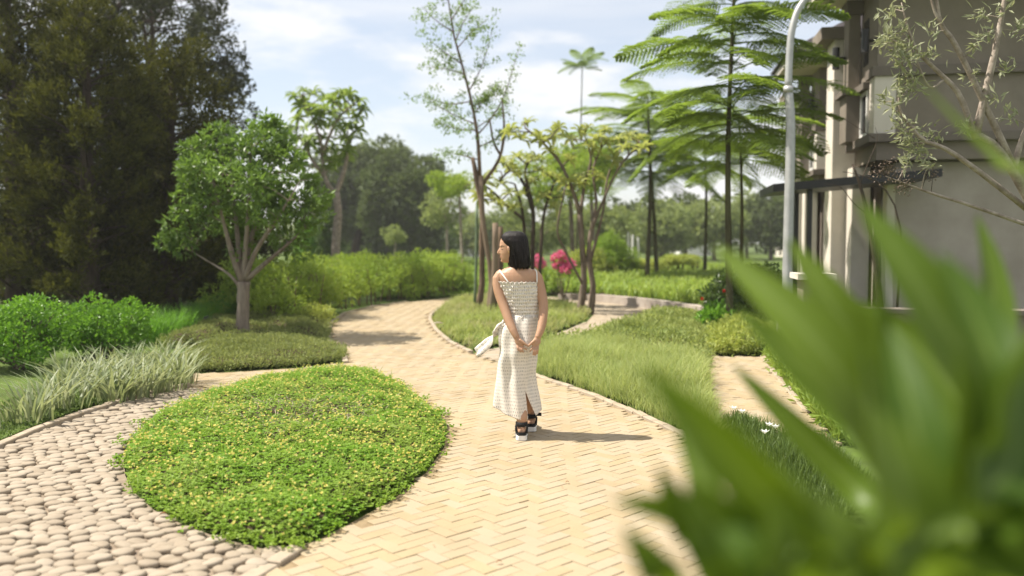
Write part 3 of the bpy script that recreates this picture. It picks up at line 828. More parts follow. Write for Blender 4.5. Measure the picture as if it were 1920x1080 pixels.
# ---- the left tree in the olive mat
def left_tree():
    Y = 13.6
    b = G(455, 634); b[2] = 0.05
    mb = MB()
    mb.tube(spline([b + (0, 0, -0.1), P(455, 600, Y), P(456, 560, Y), P(457, 528, Y)], 12), np.interp(np.linspace(0, 1, 12), [0, 0.15, 0.6, 1], [0.15, 0.112, 0.095, 0.10]), 12, True, 0.10)
    f = (457, 532)
    nodes = stems(mb, [(pxs(Y, [f, (436, 480, -.1), (420, 420, -.2), (400, 340, -.4)]), (0.07, 0.05, 0.03, 0.015)),
                       (pxs(Y, [f, (448, 470), (440, 390, .2), (430, 300, .3)]), (0.07, 0.045, 0.03, 0.015)),
                       (pxs(Y, [f, (460, 470, -.1), (466, 390, -.2), (470, 290, -.2)]), (0.06, 0.04, 0.03, 0.012)),
                       (pxs(Y, [f, (468, 460, .2), (490, 380, .4), (515, 300, .5)]), (0.06, 0.045, 0.03, 0.012)),
                       (pxs(Y, [(460, 526), (490, 500, -.1), (525, 470, -.2), (570, 430, -.2)]), (0.055, 0.04, 0.03, 0.012)),
                       (pxs(Y, [(455, 545), (430, 515), (390, 490, .1), (345, 462, .2)]), (0.035, 0.022, 0.015, 0.008)),
                       (pxs(Y, [f, (480, 470, -.2), (520, 410, -.5), (550, 360, -.7)]), (0.05, 0.035, 0.025, 0.01))], 8)
    c = ellip(P(460, 350, Y), (1.0, 0.95, 0.90), 74, 0.5)
    c += rng.normal(0, 0.17, c.shape)
    c = np.concatenate([c, pxs(Y, [(325, 450), (345, 465), (360, 440), (540, 450), (575, 430, -.2), (590, 400), (515, 240), (480, 250), (340, 400), (560, 300), (585, 340), (380, 270), (420, 245), (310, 455), (505, 228), (535, 262), (598, 372), (555, 470), (365, 300), (350, 345)]),])
    rad = rng.uniform(0.10, 0.30, len(c))
    twigs(mb, nodes, c, 0.012)
    V, T = cloud(c, rad, 112, 0.105, 0.048, 0.2)
    finish_tree('garden_tree', 'bushy young tree with several grey stems in the olive ground cover on the left', b, mb, MAT['bark_tree'], V, T, FOL['tree'])
left_tree()

# ---- conifers and the big dark trees at the left
def conifer(name, label, px, Y, top_z, base_r, nb, mat, bark, leafL=0.16, leafW=0.05, dens=95, lean=0.0, z0=0.3):
    X = (px - 960) / FPX * Y
    mb = MB()
    mb.tube(spline([(X, Y, -0.1), (X + lean * 0.3, Y, top_z * 0.5), (X + lean, Y, top_z)], 8), np.linspace(0.22, 0.03, 8), 8, True, 0.05)
    cs, ds = [], []
    for k in range(nb):
        h = z0 + (top_z - z0) * (k / nb) ** 0.9 + rng.normal(0, 0.1)
        f = (h - z0) / (top_z - z0)
        L = base_r * (1 - 0.75 * f) * rng.uniform(0.7, 1.1) * (0.75 + 0.5 * min(1, f * 6))
        a = k * 2.4 + rng.normal(0, 0.3)
        d = np.array((math.cos(a), math.sin(a), rng.uniform(0.15, 0.6)))
        st = np.array((X + lean * h / top_z, Y, h))
        pts = spline([st, st + d * L * 0.5, st + d * L * 0.95 + (0, 0, -0.12 * L)], 7)
        mb.tube(pts, np.linspace(0.03, 0.006, 7), 5, False)
        m = max(3, int(dens * L / 7))
        t = rng.uniform(0.35, 1.0, m) ** 0.8
        q = np.stack([np.interp(t, np.linspace(0, 1, 7), pts[:, j]) for j in range(3)], 1)
        sd = rng.normal(0, 1, (m, 3)) * np.array((0.15, 0.15, 0.10)) * (0.6 + L * 0.25)
        ax = unit(unit(d * np.array((1, 1, 0.3)))[None] * 0.8 + np.array((0, 0, 0.75)) + rng.normal(0, 0.33, (m, 3)))     # each spray sweeps up and out
        ln = rng.uniform(0.35, 0.75, m)
        nl = 38
        tt = rng.uniform(0, 1, (m, nl))
        side = rng.normal(0, 1, (m, nl, 3)) * 0.055 * (1.15 - tt)[..., None]
        bend = np.array((0, 0, -0.10)) * (tt ** 2)[..., None]
        cs.append(((q + sd)[:, None] + ax[:, None] * (tt * ln[:, None])[..., None] + side + bend).reshape(-1, 3))
        ds.append((ax[:, None] * 1.0 + unit(side) * 0.75 + bend * 3).reshape(-1, 3))
    c, d = np.concatenate(cs), np.concatenate(ds); n = len(c)
    V, T = leaves(c, d, rng.uniform(0.6, 1.3, n) * leafL, rng.uniform(0.6, 1.2, n) * leafW)
    return finish_tree(name, label, (X, Y, 0), mb, bark, V, T, mat)
conifer('golden_conifer', 'golden brown feathery conifer at the left edge behind the bright bush', 165, 15.5, 5.6, 1.5, 90, FOL['golden'], MAT['bark_dark'], 0.11, 0.034, lean=0.1)
conifer('golden_conifer', 'golden green conifer with drooping sprays right behind the left tree', 315, 17.5, 5.2, 1.75, 95, FOL['golden'], MAT['bark_dark'], 0.11, 0.034, lean=0.2)
conifer('golden_conifer', 'conifer of dark golden sprays beyond the far left bush', 30, 16.5, 7.0, 1.7, 100, FOL['golden'], MAT['bark_dark'], 0.11, 0.034)
def big_tree(name, label, Y, trunk_px, cen_px, r, nclump, perclump, leafL, leafW, mat, bark, crad=(0.5, 0.9), tr=0.35, inner=0.35, extra=None, flat=-1.0, group=None):
    cx, cyy = cen_px
    c0 = P(cx, cyy, Y)
    b = np.array(((trunk_px - 960) / FPX * Y, Y, 0.0))
    mb = MB()
    fork = b * 0.6 + c0 * 0.4; fork[2] = max(0.6, c0[2] - r[2] * 0.75)
    mb.tube(spline([b + (0, 0, -0.1), (b + fork) / 2 + rng.normal(0, 0.05, 3), fork], 8), np.linspace(tr, tr * 0.7, 8), 9, True, 0.08)
    c = ellip(c0, r, nclump, inner, flat)
    if extra is not None: c = np.concatenate([c, extra])
    limbs = []
    for k in range(7):
        e = c0 + rng.normal(0, 0.45, 3) * np.asarray(r)
        limbs.append(([fork, (fork + e) / 2 + (0, 0, 0.1 * r[2]), e], (tr * 0.5, tr * 0.3, tr * 0.12)))
    nodes = stems(mb, limbs, 6)
    twigs(mb, nodes, c[::2], tr * 0.09, 0.01, 4)
    V, T = cloud(c, rng.uniform(crad[0], crad[1], len(c)), perclump, leafL, leafW)
    return finish_tree(name, label, b, mb, bark, V, T, mat, group)
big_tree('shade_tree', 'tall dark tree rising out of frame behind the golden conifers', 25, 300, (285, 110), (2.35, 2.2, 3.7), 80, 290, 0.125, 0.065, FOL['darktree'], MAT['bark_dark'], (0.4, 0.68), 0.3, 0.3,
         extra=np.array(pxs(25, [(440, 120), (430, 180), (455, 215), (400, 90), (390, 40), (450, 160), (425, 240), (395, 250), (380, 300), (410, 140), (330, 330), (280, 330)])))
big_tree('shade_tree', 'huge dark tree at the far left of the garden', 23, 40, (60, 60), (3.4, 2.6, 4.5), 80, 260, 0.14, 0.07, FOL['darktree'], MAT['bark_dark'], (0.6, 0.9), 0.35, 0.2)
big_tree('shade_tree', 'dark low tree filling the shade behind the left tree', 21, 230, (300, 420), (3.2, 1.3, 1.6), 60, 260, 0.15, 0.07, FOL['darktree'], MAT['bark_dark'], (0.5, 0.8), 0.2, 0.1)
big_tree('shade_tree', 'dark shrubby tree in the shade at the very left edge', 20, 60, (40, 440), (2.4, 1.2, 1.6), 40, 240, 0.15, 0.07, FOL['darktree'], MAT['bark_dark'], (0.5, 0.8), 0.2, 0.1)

# ---- far trees
big_tree('spreading_tree', 'broad dark spreading tree at the far side of the lawn, left of the pair', 62, 662, (690, 365), (3.9, 3.0, 3.6), 75, 200, 0.42, 0.24, FOL['fartree'], MAT['bark_dark'], (0.9, 1.5), 0.35, 0.35, flat=-0.75)
big_tree('spreading_tree', 'dark round-topped tree at the far side of the lawn, right of the pair', 58, 775, (762, 375), (2.4, 2.4, 3.2), 60, 200, 0.40, 0.22, FOL['fartree'], MAT['bark_dark'], (0.8, 1.3), 0.25, 0.35, flat=-0.85)
big_tree('far_tree', 'thin crowned tree showing over the top of the spreading trees', 75, 705, (705, 300), (2.6, 2.0, 1.6), 26, 90, 0.32, 0.2, FOL['farlight'], MAT['bark_grey'], (0.6, 0.9), 0.2, 0.5)
big_tree('far_tree', 'dark tree mass behind the hedge between the spreading trees', 70, 720, (640, 430), (3.8, 2.0, 2.0), 40, 180, 0.42, 0.24, FOL['fartree'], MAT['bark_dark'], (0.9, 1.4), 0.25, 0.2)
big_tree('far_tree', 'small pale tree with thin grey trunks right of the dark spreading trees', 44, 838, (835, 385), (1.0, 0.9, 1.3), 22, 90, 0.2, 0.1, FOL['farlight'], MAT['bark_pale'], (0.3, 0.55), 0.09, 0.4)
big_tree('far_tree', 'light green feathery tree behind the tall slim tree', 34, 870, (850, 345), (1.1, 0.9, 0.4), 22, 120, 0.16, 0.06, FOL['hedge'], MAT['bark_pale'], (0.25, 0.4), 0.07, 0.4)
big_tree('far_tree', 'tiny pale leaved tree in front of the dark spreading trees', 40, 742, (742, 440), (0.55, 0.5, 0.4), 12, 80, 0.14, 0.07, FOL['farlight'], MAT['bark_pale'], (0.2, 0.3), 0.05, 0.3)
big_tree('far_tree', 'soft green tree behind the flowering trees in the middle', 38, 1075, (1060, 330), (2.2, 1.5, 1.2), 40, 130, 0.22, 0.09, FOL['hedge'], MAT['bark_grey'], (0.35, 0.6), 0.12, 0.4)
big_tree('far_tree', 'dark green crown behind the right plumeria', 46, 1110, (1100, 310), (1.6, 1.5, 1.0), 26, 130, 0.24, 0.12, FOL['fartree'], MAT['bark_grey'], (0.4, 0.7), 0.12, 0.4)
big_tree('far_tree', 'green tree between the plumeria trunks far behind', 48, 1010, (1000, 420), (2.2, 1.5, 1.6), 34, 120, 0.24, 0.12, FOL['farlight'], MAT['bark_grey'], (0.5, 0.8), 0.12, 0.3)
row = [(1075, 66, 430, 2.6, 1.6, 'farlight', 'light green far tree just right of the plumeria trunks'),
       (1135, 60, 440, 2.2, 1.5, 'farlight', 'pale far tree at the left end of the right tree line'),
       (1185, 72, 420, 2.8, 2.2, 'fartree', 'dark far tree behind the first fern tree trunk'),
       (1240, 68, 425, 2.6, 1.9, 'farlight', 'yellowish far tree between the slim fern tree trunks'),
       (1285, 80, 420, 3.0, 2.4, 'fartree', 'dark far tree left of the thin middle fern tree trunk'),
       (1340, 74, 425, 2.7, 2.0, 'farlight', 'light far tree left of the thick fern tree trunk'),
       (1400, 82, 420, 3.0, 2.2, 'farlight', 'rounded far tree right of the thick fern tree trunk'),
       (1445, 76, 415, 2.9, 2.4, 'fartree', 'dark far tree just left of the lamp post'),
       (1500, 84, 412, 3.1, 2.6, 'farlight', 'far tree showing under the black carport roof'),
       (960, 74, 440, 2.6, 1.6, 'fartree', 'dark far tree behind the head of the woman'),
       (905, 78, 440, 2.6, 1.7, 'farlight', 'pale far tree behind the staked trunks')]
for px, Y, pc, rx, rz, m, lab in row:
    big_tree('far_tree', lab, Y, px, (px, pc), (rx, 2.0, rz), 34, 110, 0.42, 0.24, FOL[m], MAT['bark_grey'], (0.7, 1.2), 0.2, 0.3, group='far tree line')
big_tree('willowy_bush', 'soft rounded bright green bush left of the white poles', 33, 1148, (1146, 478), (0.9, 0.8, 0.75), 40, 150, 0.2, 0.035, FOL['lawn'], MAT['bark_grey'], (0.25, 0.4), 0.06, 0.2)

def far_wood():
    n = 260
    px = rng.uniform(-500, 2500, n); Y = rng.uniform(105, 150, n)
    z = np.abs(rng.normal(0, 1, n)) * 1.6 + 1.2 + 1.2 * np.sin(px * 0.011) + 1.5 * (px > 1330)
    c = np.stack([(px - 960) / FPX * Y, Y, np.maximum(z, 0.8)], 1)
    V, T = cloud(c, rng.uniform(1.6, 3.0, n), 130, 0.9, 0.5)
    V[:, 2] = np.maximum(V[:, 2], -0.02)
    props(link('far_wood', mesh_np('far_wood', V, None, T), FOL['farlight']), 'distant belt of trees closing off the garden along the horizon', 'wood', kind='stuff')
    n = 110  # dark foliage row added to stand for the shade under the trees
    px = rng.uniform(600, 850, n); Y = rng.uniform(66, 72, n)
    c = np.stack([(px - 960) / FPX * Y, Y, rng.uniform(0.3, 2.6, n)], 1)
    V, T = cloud(c, rng.uniform(0.6, 1.0, n), 120, 0.35, 0.2)
    V[:, 2] = np.maximum(V[:, 2], -0.02)
    props(link('shade_thicket', mesh_np('shade_thicket', V, None, T), FOL['darkshrub']), 'dark thicket added to stand for the shade under the far spreading trees', 'thicket', kind='stuff')
far_wood()

# ---- rounded shrubs
def shrub(name, label, px, py, r, nclump, per, L, W, mat, crad=(0.12, 0.22), stem=0.015, cat='shrub', flat=-0.6, group=None):
    b = G(px, py)
    mb = MB()
    c = ellip(b + (0, 0, r[2] * 0.95), r, nclump, 0.35, flat)
    c[:, 2] = np.maximum(c[:, 2], 0.08)
    for t in c[::2]:
        mb.tube(spline([b + rng.normal(0, 0.05, 3) * (1, 1, 0), (b + t) / 2 + rng.normal(0, 0.04, 3), t], 5), np.linspace(stem, stem * 0.3, 5), 5, False)
    V, T = cloud(c, rng.uniform(crad[0], crad[1], len(c)), per, L, W)
    root = empty(name, tuple(b), label, cat, group)
    link('stems', mb.mesh('stems', True), MAT['bark_grey'], root)
    link('foliage', mesh_np('foliage', V, None, T), mat, root)
    return root
shrub('leafy_shrub', 'bright green small leaved bush at the left edge above the striped plants', 195, 668, (0.62, 0.45, 0.42), 70, 100, 0.055, 0.034, FOL['bright'])
shrub('leafy_shrub', 'bright green bush further left beside the pebble path', 40, 690, (0.7, 0.5, 0.45), 60, 100, 0.055, 0.034, FOL['bright'])
shrub('leafy_shrub', 'small bright leafy plant left of the tree trunk in the shade', 415, 606, (0.35, 0.3, 0.26), 24, 70, 0.09, 0.04, FOL['bright'])
shrub('flowering_shrub', 'low shrub with reddish tips right of the left tree trunk', 520, 600, (0.7, 0.4, 0.28), 36, 90, 0.07, 0.03, FOL['darkshrub'])
shrub('flowering_shrub', 'small pale shrub on the corner of the brick path', 590, 612, (0.28, 0.25, 0.22), 20, 80, 0.07, 0.025, FOL['cover2'])
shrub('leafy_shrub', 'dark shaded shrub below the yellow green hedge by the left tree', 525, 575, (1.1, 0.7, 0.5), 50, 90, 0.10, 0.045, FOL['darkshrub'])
shrub('dark_shrub', 'dark undergrowth added for shade at the far left below the conifers', 90, 575, (1.3, 0.6, 0.6), 40, 110, 0.12, 0.06, FOL['darktree'], (0.25, 0.4))  # three dark shrubs added so bright gaps below the conifers read as shade
shrub('dark_shrub', 'dark undergrowth added for shade behind the tall grass clumps', 270, 575, (1.4, 0.6, 0.6), 40, 110, 0.12, 0.06, FOL['darktree'], (0.25, 0.4))
shrub('dark_shrub', 'dark undergrowth added for shade behind the left tree trunk', 420, 568, (1.3, 0.6, 0.6), 40, 110, 0.12, 0.06, FOL['darktree'], (0.25, 0.4))
shrub('climbing_shrub', 'bright green upright shrub growing beside the pale trunked tree', 590, 520, (0.75, 0.6, 1.35), 60, 110, 0.16, 0.08, FOL['bright'], (0.25, 0.4))
shrub('climbing_shrub', 'dark green creeper column left of the pale bent trunk', 618, 522, (0.36, 0.4, 1.45), 40, 120, 0.14, 0.08, FOL['darkshrub'], (0.2, 0.32))
shrub('dark_shrub', 'dark green shrub with a red flower right of the low wall', 1365, 612, (0.45, 0.4, 0.5), 46, 90, 0.10, 0.04, FOL['darkshrub'])
shrub('dark_shrub', 'big dark hedge shrub beside the lamp post', 1425, 615, (0.55, 0.7, 0.6), 60, 100, 0.08, 0.035, FOL['darkshrub'])
shrub('leafy_shrub', 'small bright shrub at the end of the low wall', 1345, 622, (0.28, 0.3, 0.22), 22, 70, 0.10, 0.05, FOL['bright'])
def bougainvillea(label, base, Y, spots, rad):
    b = np.array((P(base, 500, Y)[0], Y, 0.0))
    root = empty('bougainvillea', tuple(b), label, 'shrub', 'pink bougainvilleas')
    c = np.array([P(x, y, Y + rng.normal(0, 0.15)) for x, y in spots])
    m = MB()
    for t in c: m.tube(spline([b, (b + t) / 2 + rng.normal(0, 0.05, 3), t], 6), np.linspace(0.02, 0.006, 6), 5, False)
    link('stems', m.mesh('stems', True), MAT['bark_grey'], root)
    V, T = cloud(c, np.full(len(c), rad), 70, 0.11, 0.07)
    link('blossom', mesh_np('blossom', V, None, T), FOL['pink'], root)
    V, T = cloud(c - (0, 0, 0.2), np.full(len(c), rad * 1.2), 30, 0.10, 0.05)
    link('foliage', mesh_np('foliage', V, None, T), FOL['lilybed'], root)
bougainvillea('pink flowering bougainvillea behind the plumeria trunks', 1056, 22.5, [(1042, 484), (1052, 478), (1064, 492), (1056, 490), (1046, 498), (1070, 496), (1060, 506)], 0.095)
bougainvillea('small pink bougainvillea just right of the head of the woman', 1010, 23, [(1008, 486), (1012, 496)], 0.12)
shrub('leafy_shrub', 'green shrubbery around the foot of the pink bougainvillea', 1040, 552, (1.4, 0.6, 0.35), 40, 90, 0.12, 0.06, FOL['lilybed'], (0.2, 0.3))
shrub('leafy_shrub', 'shrubbery between the willowy bush and the plumeria trunks', 1100, 530, (1.2, 0.6, 0.6), 40, 90, 0.14, 0.07, FOL['cover2'], (0.25, 0.4))
def red_flower(px, py, Y, lab, s=0.04):
    c = P(px, py, Y)
    n = 9
    a = np.arange(n) * 2.4
    d = np.stack([np.cos(a), -0.6 + 0 * a, np.sin(a)], 1)
    v, t = leaves(np.repeat(c[None], n, 0), d, s, s * 0.8)
    props(link('red_flower', mesh_np('red_flower', v, None, t), FOL['red']), lab, 'flower', 'red flowers on the dark shrubs')
red_flower(1357, 545, 14.3, 'red flower on the dark shrub right of the low wall')
red_flower(1316, 560, 15.2, 'orange red flower at the left of the dark shrub')

# ---- yellow-green hedge that follows the left side of the path
def hedge():
    line = [(560, 612), (640, 592), (720, 572), (800, 561), (860, 553), (900, 548)]
    b = spline(np.array([G(x, y) for x, y in line]), 30)
    root = empty('hedge', tuple(b[10]), 'long yellow green feathery hedge following the left side of the path', 'hedge')
    tg = unit(np.gradient(b[:, :2], axis=0)); nr = np.stack([-tg[:, 1], tg[:, 0]], 1)
    mb, cs, rs = MB(), [], []
    for i in range(30):
        for k in range(10):
            w = rng.uniform(0.25, 1.7); z = rng.uniform(0.3, 1.08) if w > 0.5 else rng.uniform(0.25, 0.85)
            c = np.array((b[i, 0] + nr[i, 0] * w + rng.normal(0, 0.12), b[i, 1] + nr[i, 1] * w + rng.normal(0, 0.25), z + 0.08 * math.sin(i * 1.3)))
            cs.append(c); rs.append(rng.uniform(0.2, 0.34))
        for k in range(2):
            w = rng.uniform(0.3, 0.8)
            p = np.array((b[i, 0] + nr[i, 0] * w + rng.normal(0, 0.1), b[i, 1] + nr[i, 1] * w, 0))
            mb.tube([p, p + (rng.normal(0, 0.05), 0, 0.4), p + (rng.normal(0, 0.1), 0, 0.9)], (0.02, 0.016, 0.008), 6, False)
    V, T = cloud(cs, rs, 130, 0.11, 0.032, 0.1)
    props(link('stems', mb.mesh('stems', True), MAT['bark_brown'], root), kind='stuff')
    link('foliage', mesh_np('foliage', V, None, T), FOL['hedge'], root)
hedge()

# ---- grass and strap clumps at the left
def clump(name, label, b, n, h, w, lean, mat, group, spread=0.10):
    c = np.column_stack([b[0] + rng.normal(0, spread, n), b[1] + rng.normal(0, spread, n), np.full(n, b[2])])
    az = np.arctan2(c[:, 1] - b[1], c[:, 0] - b[0]) + rng.normal(0, 0.7, n)
    v, q, t = blades(c, rng.uniform(h[0], h[1], n), rng.uniform(w * 0.7, w * 1.2, n), rng.uniform(lean[0], lean[1], n), az)
    return props(link(name, mesh_np(name, v, q, t), mat), label, 'plant', group)
gsil = 'striped strap leaf plants beside the pebble path'
for px, py, lab in [(165, 752, 'striped strap leaf plant nearest the pebble edge at the left'), (215, 757, 'striped strap leaf plant second from the left along the pebble edge'),
                    (262, 748, 'striped strap leaf plant in the middle of the pebble edge'), (305, 735, 'striped strap leaf plant second from the right end of the row'),
                    (338, 722, 'arching striped strap leaf plant at the right end beside the brick strip'), (190, 722, 'striped strap leaf plant in the back row at the left'),
                    (240, 715, 'striped strap leaf plant in the middle of the back row'), (288, 706, 'striped strap leaf plant at the right of the back row'),
                    (318, 696, 'pale strap leaf plant behind the right end of the row'), (110, 770, 'striped strap leaf plant just outside the left end of the row'),
                    (55, 795, 'striped strap leaf plant far left beside the pebbles'), (130, 735, 'striped strap leaf plant below the bright bush')]:
    clump('strap_leaf_plant', lab, G(px, py), 70, (0.28, 0.52), 0.022, (0.3, 1.0), FOL['silver'], gsil, 0.09)
ggr = 'tall green grass clumps at the left'
for px, py, lab in [(285, 640, 'tall bright green grass clump right of the bush'), (320, 632, 'tall bright green grass clump between the bush and the rock'),
                    (352, 622, 'feathery green grass clump left of the dark rock'), (385, 612, 'green grass clump behind the dark rock'), (265, 625, 'green grass clump at the back beside the bush')]:
    clump('grass_clump', lab, G(px, py), 260, (0.35, 0.62), 0.012, (0.2, 0.75), FOL['greengrass'], ggr, 0.16)
for px, py, lab in [(445, 596, 'broad leaved green plant directly behind the left tree trunk'), (398, 594, 'broad leaved green plant left of the trunk behind the rock')]:
    clump('leafy_plant', lab, G(px, py), 60, (0.35, 0.55), 0.05, (0.4, 1.0), FOL['bright'], 'broad leaved plants in the shade', 0.12)

def rock(px, py, r, lab):
    bm = bmesh.new(); bmesh.ops.create_icosphere(bm, subdivisions=3, radius=1)
    for v in bm.verts:
        k = 1 + 0.16 * math.sin(v.co.x * 5 + 1) * math.sin(v.co.y * 4) + 0.1 * math.sin(v.co.z * 7 + v.co.x * 3)
        v.co = Vector((v.co.x * r[0] * k, v.co.y * r[1] * k, v.co.z * r[2] * k))
    me = bpy.data.meshes.new('rock'); bm.to_mesh(me); bm.free()
    for p in me.polygons: p.use_smooth = True
    props(link('rock', me, MAT['rock'], loc=tuple(G(px, py) + (0, 0, r[2] * 0.4))), lab, 'rock')
rock(385, 618, (0.36, 0.25, 0.16), 'dark flat rock behind the olive ground cover at the left')

# ---- plumeria trees: bare forking stems that end in leaf rosettes
def rosette_mesh(L, W, n=11, droop=0.2):
    V, Q, off = [], [], 0
    for k in range(n):
        a = k * 2.39996; el = 0.75 - 1.0 * k / n
        d = np.array((math.cos(a) * math.cos(el), math.sin(a) * math.cos(el), math.sin(el)))
        l = L * rng.uniform(0.75, 1.1)
        pts = [d * 0.02, d * l * 0.5 + (0, 0, 0.03), d * l - np.array((0, 0, droop * l))]
        v, q, _ = strap_leaf(pts, W * rng.uniform(0.8, 1.1), 6, 0.2, None, 0.6, 0.15)
        V.append(v); Q += [tuple(np.array(x) + off) for x in q]; off += len(v)
    return mesh_np('leaf_rosette', np.concatenate(V), Q, smooth=True)
ROS = [rosette_mesh(0.36, 0.115, 13) for _ in range(4)]
ROS2 = [rosette_mesh(0.46, 0.14, 14, 0.3) for _ in range(3)]
for m in ROS: m.materials.append(FOL['plumeria'])
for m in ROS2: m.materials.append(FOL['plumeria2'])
def plumeria(label, base, Y, paths, tips, bark, ros, scale=1.0, twr=0.02, trunk_name='trunk'):
    mb = MB()
    nodes = stems(mb, paths, 8, 0.10, 12)
    root = empty('plumeria_tree', tuple(base), label, 'tree')
    tp = [P(t[0], t[1], Y + (t[2] if len(t) > 2 else rng.normal(0, 0.35))) for t in tips]
    twigs(mb, nodes, tp, twr, twr * 0.6, 6)
    link(trunk_name, mb.mesh(trunk_name, True), bark, root)
    for t in tp:
        o = bpy.data.objects.new('leaf_rosette', ros[rng.integers(len(ros))]); COL.objects.link(o); o.parent = root
        o.location = tuple(t - np.array(base)); o.rotation_euler = (rng.normal(0, 0.35), rng.normal(0, 0.35), rng.uniform(0, 6.28))
        s = scale * rng.uniform(0.75, 1.15); o.scale = (s, s, s)
    return root
Y = 18.2
plumeria('plumeria with several bare forking stems right of the woman', G(1098, 592), Y,
         [(pxs(Y, [(1086, 592), (1095, 520), (1090, 440), (1088, 400)]), (0.085, 0.065, 0.06, 0.055)),
          (pxs(Y, [(1106, 594, .1), (1112, 540, .1), (1104, 480, .1), (1108, 430, .1)]), (0.085, 0.065, 0.055, 0.045)),
          (pxs(Y, [(1088, 404), (1075, 360), (1050, 305), (1015, 265), (985, 240)]), (0.05, 0.042, 0.035, 0.028, 0.02)),
          (pxs(Y, [(1088, 404), (1095, 350, .2), (1108, 300, .3), (1100, 265, .3)]), (0.045, 0.034, 0.027, 0.02)),
          (pxs(Y, [(1108, 434, .1), (1118, 380, .1), (1112, 320, .1), (1128, 275, .2)]), (0.04, 0.032, 0.025, 0.018)),
          (pxs(Y, [(1108, 434, .1), (1125, 390), (1160, 315), (1200, 270)]), (0.038, 0.03, 0.025, 0.018)),
          (pxs(Y, [(1104, 500, .1), (1130, 400, .3), (1140, 330, .5), (1165, 280, .5)]), (0.035, 0.028, 0.022, 0.016)),
          (pxs(Y, [(1096, 540), (1060, 470, -.2), (1045, 430, -.4), (1060, 350, -.5)]), (0.03, 0.026, 0.022, 0.016))],
         [(990, 232), (958, 248), (975, 262), (1012, 262), (1040, 254), (1048, 240), (1066, 262), (1085, 248), (1102, 240), (1120, 262), (1110, 280), (1138, 268), (1160, 262), (1172, 278), (1195, 262),
          (1205, 280), (1150, 300), (1090, 335), (1062, 345), (1068, 300), (1030, 285), (1135, 245), (1180, 255), (1085, 345, -.2), (1118, 330)], MAT['bark_grey'], ROS, 0.82, 0.018)
Y = 20.5
plumeria('plumeria with dark stems directly behind the woman', G(1000, 570), Y,
         [(pxs(Y, [(1000, 572), (998, 480), (1000, 400), (990, 350)]), (0.07, 0.055, 0.05, 0.04)),
          (pxs(Y, [(985, 572, .2), (984, 480, .2), (980, 400, .2), (965, 345, .2)]), (0.05, 0.042, 0.036, 0.025)),
          (pxs(Y, [(1010, 572, -.2), (1014, 480, -.2), (1020, 400, -.2), (1040, 340, -.2)]), (0.05, 0.042, 0.034, 0.025)),
          (pxs(Y, [(1000, 400), (985, 350), (960, 320), (935, 340)]), (0.05, 0.04, 0.03, 0.02)),
          (pxs(Y, [(990, 352), (985, 320), (1000, 290), (1010, 300)]), (0.04, 0.03, 0.025, 0.02)),
          (pxs(Y, [(980, 410), (950, 385), (925, 360), (905, 345)]), (0.04, 0.032, 0.026, 0.02))],
         [(905, 345), (928, 322), (940, 345), (960, 318), (975, 330), (990, 300), (1005, 300), (1012, 320), (1030, 330), (1044, 335), (955, 362), (985, 365), (920, 372), (1020, 370), (1000, 340), (970, 295),
          (945, 305), (1055, 370), (935, 385), (1040, 390), (965, 390), (900, 372)], MAT['bark_dark'], ROS, 0.9, 0.02)
Y = 23.5
plumeria('tall leafy plumeria with a bent pale trunk behind the hedge on the left', G(632, 558.7), Y,
         [(pxs(Y, [(630, 558), (630, 470), (634, 400), (630, 360)]), (0.15, 0.13, 0.11, 0.10)),
          (pxs(Y, [(630, 362), (640, 335), (650, 300), (652, 260)]), (0.09, 0.07, 0.055, 0.04)),
          (pxs(Y, [(630, 365), (612, 340), (605, 300), (600, 250)]), (0.08, 0.06, 0.05, 0.035)),
          (pxs(Y, [(608, 330), (585, 300), (570, 270), (555, 250)]), (0.05, 0.04, 0.03, 0.022)),
          (pxs(Y, [(604, 290), (620, 250), (640, 215), (665, 195)]), (0.05, 0.04, 0.03, 0.022)),
          (pxs(Y, [(602, 270), (590, 230), (575, 200), (565, 180)]), (0.045, 0.035, 0.028, 0.02))],
         [(552, 182), (570, 172), (590, 176), (608, 185), (625, 190), (640, 182), (655, 178), (672, 190), (680, 208), (668, 222), (650, 205), (630, 212), (610, 208), (588, 205), (566, 200), (545, 245), (560, 262),
          (575, 240), (595, 235), (615, 238), (638, 240), (655, 238), (535, 258), (585, 270), (605, 262), (640, 262), (660, 262), (570, 290), (600, 290), (622, 280), (560, 310), (590, 315), (545, 278), (615, 318), (645, 300), (575, 335), (630, 225), (600, 222), (668, 245), (650, 285), (560, 225), (625, 305), (580, 262)],
         MAT['bark_pale'], ROS2, 0.82, 0.022)

